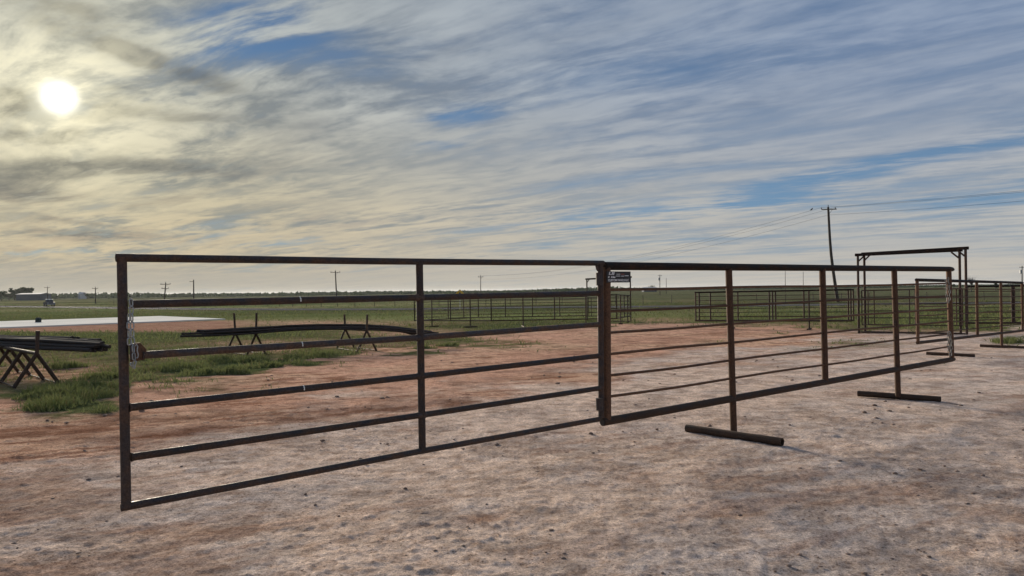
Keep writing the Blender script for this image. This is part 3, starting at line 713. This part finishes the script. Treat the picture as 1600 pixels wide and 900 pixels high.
# ------------------------------------------------------------------ utility poles and lines
def tubes(g, name, pts, r, m, n=8): return MB().tube(pts, r, n).build(name, m, g)
def utility_pole(px, top_py, d, label, base_px=None, arm=2.4, arms=1, kind='cross', r=.14, armrot=0.0, bow=0.0):
    bp = at(base_px if base_px else px, 450, d); b = Vector((bp.x, bp.y, gzf(bp.x, bp.y) - .1)); t = at(px, top_py, d)
    g = thing('utility_pole', b, label, 'utility pole', 'utility poles across the plain'); ax = (t - b).normalized()
    mid = (b + t) / 2 + Vector((bow, 0, 0))
    tubes(g, 'shaft', catm([b, mid, t], 4), [r * 1.25 - r * .5 * k / 8 for k in range(9)], M_wood, 10)
    u = Vector((math.cos(armrot), math.sin(armrot), 0)); H = (t - b).length
    if kind == 'cross':
        for k in range(arms):
            c = t - ax * (.35 + 1.1 * k); w = arm * (1 if k == 0 else .7)
            MB().box(c + Vector((0, -r, 0)), w, .11, .13, (u, Vector((-u.y, u.x, 0)), UPZ)).build('crossarm', M_wood, g, False)
            for s in (-.46, .46): tubes(g, 'insulator', [c + u * w * s + UPZ * .05, c + u * w * s + UPZ * .17, c + u * w * s + UPZ * .30], [.05, .09, .05], M_glaze, 8)
            tubes(g, 'arm_brace', [c + u * w * .28, c - ax * .7], .025, M_wood, 6)
        tubes(g, 'insulator', [t, t + UPZ * .16, t + UPZ * .32], [.05, .08, .04], M_glaze, 8)
    elif kind == 'side':
        c = t - ax * .5; MB().box(c - u * .5, 1.0, .1, .1, (u, Vector((-u.y, u.x, 0)), UPZ)).build('crossarm', M_wood, g, False)
        tubes(g, 'insulator', [c - u * .95, c - u * .95 + UPZ * .25], .06, M_glaze, 8)
    elif kind == 'transformer':
        c = t - ax * 1.6 - u * .32; tubes(g, 'transformer', [c - UPZ * .5, c - UPZ * .42, c + UPZ * .42, c + UPZ * .5], [.2, .27, .27, .2], M_galv, 12)
        c = t - ax * .4; MB().box(c, 1.4, .1, .1, (u, Vector((-u.y, u.x, 0)), UPZ)).build('crossarm', M_wood, g, False)
        for s in (-.6, .6): tubes(g, 'insulator', [c + u * s, c + u * s + UPZ * .25], .06, M_glaze, 8)
    else:
        tubes(g, 'insulator', [t, t + UPZ * .2], [.07, .05], M_glaze, 8)
    return t, ax, u
BT, BA, BU = utility_pole(1294, 323.5, 108, 'tall leaning wooden power pole with crossarm, left of the tall gate frames', base_px=1309, arm=2.15, r=.20, armrot=R(-4), bow=-.28)
utility_pole(74, 448, 330, 'thin distant power pole above the truck on the far left', arm=2.6)
utility_pole(149, 449, 240, 'distant power pole with crossarm, right of the white-roofed barn', arm=1.9)
utility_pole(259, 442, 190, 'tilting distant power pole with double arms, right of the gate end post', base_px=256, arm=2.6, arms=2, r=.16)
utility_pole(302.5, 437, 190, 'distant power pole with one short side arm, by the left racks', kind='side', r=.16)
utility_pole(524, 423.5, 200, 'distant power pole with wide crossarm, over the bowed pipes', base_px=526, arm=2.6, r=.17)
utility_pole(751, 431, 225, 'thin grey distant power pole right of the yellow sign', arm=1.6, r=.11)
utility_pole(1031, 429, 260, 'distant power pole with transformer, right of the black sign', kind='transformer', r=.12)
utility_pole(1041, 435, 320, 'bare thin distant pole beside the transformer pole', kind='bare', r=.10)
utility_pole(1227, 424, 300, 'left of two bare thin poles on the skyline behind the near panel', kind='bare', r=.10)
utility_pole(1255, 425, 300, 'right of two bare thin poles on the skyline behind the near panel', kind='bare', r=.10)
utility_pole(1597, 415.5, 200, 'distant power pole with transformer at the right edge', kind='transformer', r=.14)
def wires():
    c = BT - BA * .35; far = at(751, 431, 225); nxt = None; dirn = (Vector((far.x, far.y, 0)) - Vector((BT.x, BT.y, 0))).normalized()
    names = [('left', -.46, 0), ('right', .46, 0), ('lower', 0.0, -1.1)]
    labs = {'left': 'power line on the left insulator of the leaning pole', 'right': 'power line on the right insulator of the leaning pole', 'lower': 'power line slung lowest on the leaning pole'}
    for nm, s, dz in names:
        a = c + BU * 2.15 * s + UPZ * (.3 + dz); b = far + BU * 1.5 * s + UPZ * (.1 + dz); e = a - dirn * 105 + UPZ * 0.6
        pts = []
        for p, q, sag in ((e, a, 1.6), (a, b, 2.6)):
            for t in np.linspace(0, 1, 22, endpoint=False): pts.append(p.lerp(q, t) - UPZ * sag * 4 * t * (1 - t))
        pts.append(b)
        tag(MB().tube(pts, .015, 5).build('power_line', M_wire), labs[nm], 'power line', 'power lines')
    # a bird on the left line
    a = c - BU * 2.15 * .46 + UPZ * .3; b = far - BU * 1.5 * .46 + UPZ * .1; t = .012; p = a.lerp(b, t) - UPZ * (2.6 * 4 * t * (1 - t)) - Vector((.45, 0, 0))
    p = a.lerp(b, .014) - UPZ * (2.6 * 4 * .014 * .986)
    P = lambda x, z: p + Vector((x, 0, z))
    tag(MB().tube([P(-.30, .02), P(-.14, .08), P(0, .15), P(.08, .24), P(.12, .32), P(.17, .34), P(.24, .33)], [.015, .05, .095, .085, .06, .045, .006], 8).build('bird', M_blackp), 'dark bird perched on the power line beside the leaning pole', 'bird')
wires()

# ------------------------------------------------------------------ wire fence beyond the road, warning sign, box, vehicle, barns
def wire_fence():
    idx = [k for k, p in enumerate(road_pts) if -115 < p.x < 130]; pts = []
    for k in idx:
        t = (road_pts[k + 1] - road_pts[k - 1]).normalized(); n = Vector((-t.y, t.x, 0)); pts.append(road_pts[k] + n * 17)
    g = thing('wire_fence', pts[len(pts) // 2], 'barbed wire fence on thin posts along the far side of the road', 'fence')
    acc = 0; pm = None; last = pts[0]; P = []
    for a, b in zip(pts, pts[1:]):
        l = (b - a).length; s = acc
        while s < l: q = a.lerp(b, s / l); P.append(Vector((q.x, q.y, gzf(q.x, q.y)))); s += 4.2
        acc = s - l
    me = None
    for i, q in enumerate(P):
        if me is None: o = MB().tube([Vector((0, 0, -.05)), Vector((0, 0, 1.35))], .045, 6).build('fence_post', M_wood, g); me = o.data; o.matrix_parent_inverse = Matrix()
        else: o = bpy.data.objects.new('fence_post', me); col.objects.link(o); o.parent = g
        o.location = q - g.location; o.rotation_euler = (random.uniform(-.05, .05), random.uniform(-.06, .06), 0)
    for h in (.4, .72, 1.0, 1.25): MB().tube([q + UPZ * h for q in P], .008, 4).build('wire', M_wire, g)
wire_fence()
def warning_sign():
    d = 97; c = at(718.5, 459.2, d); b = Vector((c.x, c.y + .03, gzf(c.x, c.y)))
    g = thing('warning_sign', b, 'yellow diamond warning sign standing by the road behind the pen', 'road sign')
    MB().tube([b, c + Vector((0, .03, .5))], .04, 8).build('post', M_galv, g)
    k = .62; o = [Vector((0, 0, k)), Vector((k, 0, 0)), Vector((0, 0, -k)), Vector((-k, 0, 0))]; pl = []
    for i, q in enumerate(o):
        a, z = o[i - 1], o[(i + 1) % 4]; pl += [q.lerp(a, .09), q.lerp(a, .03).lerp(z, .03), q.lerp(z, .09)]
    f = MB().prism([c + q for q in pl], (0, .01, 0)).build('sign_face', M_yellow, g, False)
    MB().prism([c + Vector((x, -.006, z)) for x, z in ((-.05, -.3), (.05, -.3), (.05, .02), (.17, .02), (0, .28), (-.17, .02), (-.05, .02))], (0, .004, 0)).build('symbol', M_blackp, f, False)
warning_sign()
def dark_box():
    p = hit(60, 505.2); p.z = slab_top; g = thing('utility_box', p, 'small dark round-topped box standing on the white slab', 'box'); w, d, h = .40, .30, .34; n = 8
    def arch(w, h, y): return [p + Vector((w * math.cos(t), y, h + w * math.sin(t) * .6)) for t in np.linspace(math.pi, 0, n)]
    MB().prism([p + Vector((w * .5, -d / 2, 0)), *reversed([q for q in arch(w * .5, h, -d / 2)]), p + Vector((-w * .5, -d / 2, 0))], (0, d, 0)).build('body', M_box, g, False)
    MB().prism([q + Vector((0, -.02, .02)) for q in ([p + Vector((w * .28, -d / 2, .05)), *reversed(arch(w * .28, h * .75, -d / 2)), p + Vector((-w * .28, -d / 2, .05))])], (0, .015, 0)).build('door', M_box, g, False)
    MB().box(p + Vector((0, 0, .02)), w * 1.2, d * 1.2, .04).build('base', M_blackp, g, False)
dark_box()
def vehicle():
    d = 176; c = at(76.5, 450, d); b = Vector((c.x, c.y, gzf(c.x, c.y) + .17)); rz = R(-48)
    g = thing('pickup_truck', b, 'dark pickup truck with white roof driving on the far road', 'truck')
    X, Y = Vector((math.cos(rz), math.sin(rz), 0)), Vector((-math.sin(rz), math.cos(rz), 0))
    T = lambda x, y, z: b + X * x + Y * y + UPZ * z
    L, w = 4.3, .86
    prof = [(-L / 2, .45), (-L / 2, 1.0), (-.35, 1.02), (.95, 1.05), (1.95, .95), (L / 2, .8), (L / 2, .42)]
    MB().prism([T(x, -w, z) for x, z in prof], Y * (2 * w)).build('body', M_card, g, False)
    cab = [(-.55, 1.02), (-.45, 1.62), (.35, 1.62), (1.0, 1.05)]
    cb = MB().prism([T(x, -w * .88, z) for x, z in cab], Y * (2 * w * .88)).build('cab', M_card, g, False)
    MB().prism([T(x, -w * .86, z) for x, z in ((-.52, 1.6), (-.46, 1.72), (.3, 1.72), (.42, 1.6))], Y * (2 * w * .86)).build('roof', M_carw, g, False)
    MB().prism([T(.45, -w * .7, 1.56), T(.45, w * .7, 1.56), T(.97, w * .76, 1.12), T(.97, -w * .76, 1.12)], X * .03 + UPZ * .03).build('windscreen', M_glass, cb, False)
    for s in (-1, 1):
        MB().prism([T(-.42, s * w * .885, 1.1), T(-.38, s * w * .885, 1.54), T(.3, s * w * .885, 1.54), T(.75, s * w * .885, 1.1)], Y * (.012 * s)).build('window', M_glass, cb, False)
        for x in (-1.35, 1.35):
            wh = MB().tube([T(x, s * (w - .18), .34), T(x, s * (w - .14), .34), T(x, s * (w + .02), .34), T(x, s * (w + .05), .34)], [.30, .34, .34, .30], 14).build('wheel', M_tyre, g)
            MB().tube([T(x, s * (w + .05), .34), T(x, s * (w + .06), .34)], .19, 10).build('rim', M_galv, wh)
        MB().box(T(L / 2 + .01, s * .62, .78), .05, .28, .16, (X, Y, UPZ)).build('headlight', M_lamp, g, False)
    MB().box(T(L / 2 + .05, 0, .5), .12, 1.7, .18, (X, Y, UPZ), .02).build('bumper', M_galv, g, False)
vehicle()
def barn(px0, px1, d, h, ridge, label, m=M_wall, dep=12, doors=2):
    a, c = at(px0, 450, d), at(px1, 450, d); z = gzf(a.x, a.y); w = (c - a).length; mid = (a + c) / 2
    g = thing('metal_barn', (mid.x, mid.y, z), label, 'barn', 'metal farm buildings')
    p = Vector((mid.x, mid.y, z)); MB().box(p + Vector((0, dep / 2, h / 2)), w, dep, h).build('wall', m, g, False)
    e = .35; rp = [(-.3, h), (dep / 2, h + ridge), (dep + .3, h), (dep + .3, h + .12), (dep / 2, h + ridge + .14), (-.3, h + .12)]
    MB().prism([p + Vector((-w / 2 - e, y, zz)) for y, zz in rp], (w + 2 * e, 0, 0)).build('roof', M_roof, g, False)
    for k in range(doors):
        x = (-.28 + .52 * k) * w; MB().box(p + Vector((x, -.03, h * .38)), w * .16, .08, h * .76).build('door', M_wall, g, False)
barn(25, 62, 480, 4.0, .7, 'long blue-grey barn with white roof by the trees on the far left')
barn(62.5, 70, 560, 3.0, .8, 'small pale shed right of the long white-roofed barn', m=M_galv, dep=6, doors=1)
barn(122, 128.5, 620, 4.2, 1.2, 'small white-roofed shed in the distant treeline', m=M_roof, dep=6, doors=1)
barn(1006, 1026, 520, 2.3, .9, 'low pale roofed shed under the trees right of the black sign', m=M_wall, dep=9, doors=1)

# ------------------------------------------------------------------ trees
def crown_mb(centers, n, s):
    mb = MB()
    for k in range(n):
        c, rx, rz = random.choice(centers); u = Vector((random.gauss(0, 1), random.gauss(0, 1), random.gauss(0, 1))).normalized() * (random.random() ** .4)
        p = c + Vector((u.x * rx, u.y * rx, u.z * rz)); a = Vector((random.gauss(0, 1), random.gauss(0, 1), random.gauss(0, 1))).normalized(); b = a.orthogonal().normalized(); q = s * random.uniform(.6, 1.4)
        i0 = len(mb.v); mb.v += [p - a * q, p + b * q * .6, p + a * q, p - b * q * .6]; mb.f.append((i0, i0 + 1, i0 + 2, i0 + 3))
    return mb
def tree(name, label, d, px, w, h, leaves=420, group='trees on the horizon', m=M_bush):
    p = at(px, 450, d); b = Vector((p.x, p.y, gzf(p.x, p.y))); g = thing(name, b, label, 'tree', group)
    mb = MB().tube([b, b + UPZ * h * .28, b + UPZ * h * .6 + Vector((.04 * h, 0, 0))], [h * .05, h * .035, h * .015], 8)
    for k in range(5):
        t = random.uniform(0, 6.28); mb.tube([b + UPZ * h * (.25 + .06 * k), b + UPZ * h * (.5 + .07 * k) + Vector((math.cos(t), math.sin(t), 0)) * w * .3], [h * .02, h * .006], 6)
    mb.build('trunk', M_bark, g)
    cs = []
    for k in range(8):
        t = random.uniform(0, 6.28); rr = random.uniform(0, .33) * w; zz = random.uniform(.36, .82) * h
        cs.append((b + Vector((math.cos(t) * rr, math.sin(t) * rr, zz)), w * random.uniform(.16, .27), h * random.uniform(.11, .19)))
    crown_mb(cs, leaves, h * .055).build('crown', m, g, False)
for i, (px, w, h, lab) in enumerate([(2, 7, 5.2, 'dark tree at the far left edge of the picture'), (14, 6, 4.0, 'low dark tree between the edge tree and the tall grove'), (23, 7, 6.8, 'tall rounded dark tree at the left of the grove behind the barn'),
                                     (31, 6, 6.3, 'middle dark tree of the grove behind the barn'), (38, 6.5, 7.0, 'tallest dark tree of the grove behind the barn'), (44, 6, 6.9, 'rightmost dark tree of the grove behind the barn')]):
    tree('tree', lab, 500 + 3 * i, px, w * 1.25, h * 1.4, 800)
for px, d, w, h, lab in [(76, 520, 7, 3.4, 'round dark tree behind the far truck'), (86, 540, 4, 3.0, 'small dark tree right of the far truck'), (136, 600, 6, 5.0, 'peaked dark tree left of the gate end post'), (216, 600, 5, 3.6, 'lone round tree just right of the gate end post'), (241, 600, 5, 3.4, 'lone round tree left of the tilting power pole'),
                         (1013, 540, 7, 5.0, 'left of the two dark trees over the pale shed'), (1021, 545, 7, 4.8, 'right of the two dark trees over the pale shed'), (1222, 420, 4.5, 3.2, 'small dark tree on the skyline left of two thin poles'),
                         (1320, 400, 4.5, 3.0, 'small dark tree on the skyline right of the leaning pole'), (1490, 400, 3.5, 3.0, 'small dark tree on the skyline beside the tall gate frames'), (1556, 260, 2.4, 3.4, 'narrow dark tree on the skyline behind the right panel'), (1580, 420, 4, 3.0, 'small dark tree near the right edge of the skyline')]:
    tree('tree', lab, d, px, w, h, 260)
def bare_tree():
    p = at(1517.5, 450, 230); b = Vector((p.x, p.y, gzf(p.x, p.y))); g = thing('bare_tree', b, 'leafless tree standing on the skyline right of the tall gate frames', 'tree')
    h = 5.2; MB().tube([b, b + UPZ * h * .5], [.16, .10], 8).build('trunk', M_twig, g); mb = MB()
    for k in range(46):
        t = random.uniform(0, 6.28); s = b + UPZ * h * random.uniform(.35, .5); e = b + Vector((math.cos(t), math.sin(t), 0)) * random.uniform(.4, 1.7) + UPZ * h * random.uniform(.6, 1.0)
        mid = s.lerp(e, .5) + UPZ * .25; mb.tube([s, mid, e], [.05, .035, .012], 5)
        for q in range(2): mb.tube([mid, mid + Vector((random.uniform(-.7, .7), random.uniform(-.7, .7), random.uniform(.1, .7)))], [.02, .008], 4)
    mb.build('crown', M_twig, g)
bare_tree()
def treeline():
    mb = MB(); prof = [(-260, 8), (0, 7), (60, 6), (180, 6.5), (260, 4), (420, 3), (560, 3.4), (700, 2.6), (780, 1.8), (860, 3.0), (960, 5.0), (1000, 3.0), (1060, 1.6), (1300, 1.2), (1900, 1.2)]
    px = -260
    while px < 1900:
        hp = float(interp(prof, px)); d = random.uniform(700, 950); p = at(px, 450, d); hh = hp / F * d * random.uniform(.55, 1.25); z = gzf(p.x, p.y)
        rx = random.uniform(4, 8)
        for k in range(16):
            u = Vector((random.uniform(-1, 1) * rx, random.uniform(-1, 1) * rx, random.random() ** .8 * hh)); c = Vector((p.x, p.y, z)) + u
            a = Vector((random.gauss(0, 1), random.gauss(0, .3), random.gauss(0, .6))).normalized(); b = a.orthogonal().normalized(); q = random.uniform(.6, 1.8)
            i0 = len(mb.v); mb.v += [c - a * q * 1.5, c + b * q, c + a * q * 1.5, c - b * q]; mb.f.append((i0, i0 + 1, i0 + 2, i0 + 3))
        px += random.uniform(1.6, 3.2)
    o = mb.build('treeline', M_bush, None, False); o['kind'] = 'stuff'; o['label'] = 'dark low treeline along the horizon'
treeline()

# ------------------------------------------------------------------ grass, weeds, clods
def blades(name, P, H, Wd, m, lean=.35):
    """P: n x 3 roots, H heights, Wd widths: one bent two-quad blade each"""
    n = len(P); th = rng.random(n) * 6.283; ph = rng.random(n) * 6.283; ln = rng.random(n) * lean * H
    side = np.stack([np.cos(th), np.sin(th), np.zeros(n)], 1) * (Wd / 2)[:, None]; lv = np.stack([np.cos(ph), np.sin(ph), np.zeros(n)], 1)
    up = np.array([0, 0, 1.0])[None]
    m1 = P + up * (H * .55)[:, None] + lv * (ln * .35)[:, None]; tip = P + up * (H * .95)[:, None] + lv * ln[:, None]
    v = np.stack([P - side, P + side, m1 + side * .75, m1 - side * .75, tip], 1).reshape(-1, 3); k = np.arange(n) * 5
    q = np.stack([k, k + 1, k + 2, k + 3], 1); t = np.stack([k + 3, k + 2, k + 4], 1)
    me = bpy.data.meshes.new(name); me.vertices.add(len(v)); me.vertices.foreach_set('co', v.ravel().astype(np.float32))
    lvx = np.concatenate([q.ravel(), t.ravel()]); me.loops.add(len(lvx)); me.loops.foreach_set('vertex_index', lvx.astype(np.int32))
    ls = np.concatenate([np.arange(n) * 4, n * 4 + np.arange(n) * 3]); me.polygons.add(2 * n); me.polygons.foreach_set('loop_start', ls.astype(np.int32))
    me.update(calc_edges=True); me.materials.append(m); o = bpy.data.objects.new(name, me); col.objects.link(o); return o
def scatter(n, y0, y1):
    px = rng.uniform(-120, 1720, n); py = rng.uniform(y0, y1, n)
    # ray to the ground, vectorised
    d = np.array(cf)[None] + np.array(cr)[None] * ((px - 800) / F)[:, None] + np.array(cu)[None] * ((450 - py) / F)[:, None]
    t0 = np.ones(n); t1 = np.full(n, 2500.0)
    for _ in range(45):
        t = (t0 + t1) / 2; p = np.array(CAM)[None] + d * t[:, None]; ab = p[:, 2] > gz(p[:, 0], p[:, 1]); t0 = np.where(ab, t, t0); t1 = np.where(ab, t1, t)
    return np.array(CAM)[None] + d * t0[:, None]
def off_road(p):
    """keeps grass off the slab and the road"""
    keep = np.ones(len(p), bool); rp = np.array([(q.x, q.y) for q in road_pts])
    yy = np.interp(p[:, 0], rp[:, 0], rp[:, 1]); keep &= (np.abs(p[:, 1] - yy) > 6.5)
    px, py = to_px(p[:, 0], p[:, 1], gz(p[:, 0], p[:, 1])); top = np.interp(px, [-200, 250, 352], [505.5, 494.5, 499]); bot = np.interp(px, [-200, 352], [521, 499.8])
    keep &= ~((px < 354) & (py > top - 1) & (py < bot + 1.5)); return keep
def grass():
    p = scatter(260000, 470, 645); p = p[off_road(p)]
    cal, g, dry, damp, py, px = soils(p[:, 0], p[:, 1]); dist = np.hypot(p[:, 0], p[:, 1])
    clump = fbm(p[:, 0] * 1.6, p[:, 1] * 1.6, 3, 101); ok = rng.random(len(p)) < np.clip(g ** 1.5 * sst(clump, .45, .66) * 1.0, 0, 1)
    p, dry, dist, clump = p[ok], dry[ok], dist[ok], clump[ok]
    gg = g[ok]; n = len(p); H = (.45 + .55 * gg) * (.035 + .11 * rng.random(n) ** 1.6) * (.6 + 1.0 * sst(clump, .45, .7)) * np.clip(dist / 30, .9, 1.5); Wd = np.clip(dist * .0011, .008, .11) * (.7 + .6 * rng.random(n))
    isdry = rng.random(n) < np.clip(dry * .6 + .08, 0, 1)
    for nm, s, m, lb in (('grass', ~isdry, M_green, 'short green weeds and grass spreading over the dirt'), ('dry_grass', isdry, M_straw, 'straw coloured dry grass mixed into the green')):
        o = blades(nm, p[s], H[s], Wd[s], m, 1.5); o['kind'] = 'stuff'; o['label'] = lb
grass()
def weeds():
    spots = [(276, 578, .62, .30, 'widest green weed clump behind the gate, nearest its end post'), (323, 584, .30, .17, 'small round weed clump on bare dirt behind the gate'), (368, 583, .42, .24, 'bushy weed clump at the dirt edge below the left small rack'),
             (343, 566, .50, .24, 'weed clump between the wide clump and the left small rack'), (399, 566, .55, .26, 'weed clump under the bowed pipes, right of the left small rack'), (422, 573, .30, .17, 'little weed clump at the front of the strip under the bowed pipes'),
             (460, 562, .55, .22, 'weed clump under the middle of the bowed pipes'), (505, 556, .50, .20, 'low weed clump left of the right small rack'), (662, 545, .45, .18, 'dark weed clump beside the middle upright of the gate'), (702, 541, .50, .18, 'weed clump in the green patch right of the gate upright'),
             (96, 618, .55, .26, 'green weed clump in front of the left edge rack'), (135, 610, .50, .24, 'green weed clump right of the left edge rack'), (60, 622, .35, .16, 'low weed clump at the feet of the left edge rack'), (155, 592, .50, .20, 'weed clump beside the end post of the gate'),
             (100, 575, .55, .26, 'weed clump under the pipes of the left edge rack'), (1580, 536, .70, .28, 'leafy weeds beside the foot of the right-hand panel')]
    for px, py, rad, h, lab in spots:
        c = hit(px, py); n = 520; a = rng.random(n) * 6.283; r = rad * np.sqrt(rng.random(n)) * (.7 + .3 * np.sin(a * 3 + px))
        P = np.stack([np.cos(a) * r, np.sin(a) * r, np.zeros(n)], 1); P[:, 2] = gz(P[:, 0] + c.x, P[:, 1] + c.y) - c.z
        H = h * .8 * (.35 + .75 * rng.random(n)) * (1.05 - .6 * (r / rad) ** 2); o = blades('weed_clump', P, H, np.full(n, .018) * (.6 + .8 * rng.random(n)), M_green, .55)
        o.location = c; tag(o, lab, 'weed clump', 'green weed clumps')
weeds()
def clods():
    """loose lumps and stones lying on the yard: nobody could count them"""
    ico = bmesh.new(); bmesh.ops.create_icosphere(ico, subdivisions=1, radius=1); iv = np.array([v.co[:] for v in ico.verts]); itri = np.array([[v.index for v in f.verts] for f in ico.faces]); ico.free()
    p = scatter(3800, 500, 930); cal, g, dry, damp, py, px = soils(p[:, 0], p[:, 1]); dist = np.hypot(p[:, 0], p[:, 1])
    cl = fbm(p[:, 0] * 1.1, p[:, 1] * 1.1, 3, 131); ok = (g < .4) & (dist < 45) & (rng.random(len(p)) < .12 + .88 * sst(cl + damp * .2, .48, .68)); p = p[ok]; dist = dist[ok]; n = len(p)
    s = (.003 + .013 * rng.random(n) ** 4) * np.clip(dist / 6, .8, 2.2)
    v = iv[None] * (1 + .35 * (rng.random((n, len(iv), 1)) - .5)) * s[:, None, None] * np.stack([1 + .6 * rng.random(n), 1 + .6 * rng.random(n), .45 + .3 * rng.random(n)], 1)[:, None, :]
    v = v + p[:, None, :]; v[:, :, 2] += (s * .25)[:, None]
    f = itri[None] + (np.arange(n) * len(iv))[:, None, None]; v = v.reshape(-1, 3); f = f.reshape(-1, 3)
    me = bpy.data.meshes.new('clods'); me.from_pydata(v.tolist(), [], f.tolist()); me.materials.append(M_clod); o = bpy.data.objects.new('clods', me); col.objects.link(o)
    o['kind'] = 'stuff'; o['label'] = 'small dirt clods and pebbles strewn over the yard'
clods()

# ------------------------------------------------------------------ air
def haze():
    o = MB().box((0, 0, 6.5), 19000, 19000, 19).build('haze', M_soil, None, False); o.data.materials.clear()
    M = bpy.data.materials.new('thin_haze'); M.use_nodes = True; nt = M.node_tree; nt.nodes.clear()
    v = nt.nodes.new('ShaderNodeVolumePrincipled'); v.inputs['Color'].default_value = (.86, .9, .95, 1); v.inputs['Density'].default_value = .00006; v.inputs['Anisotropy'].default_value = .3
    out = nt.nodes.new('ShaderNodeOutputMaterial'); nt.links.new(v.outputs[0], out.inputs['Volume'])
    o.data.materials.append(M); o['kind'] = 'stuff'; o['label'] = 'thin pale haze over the plain'
haze()
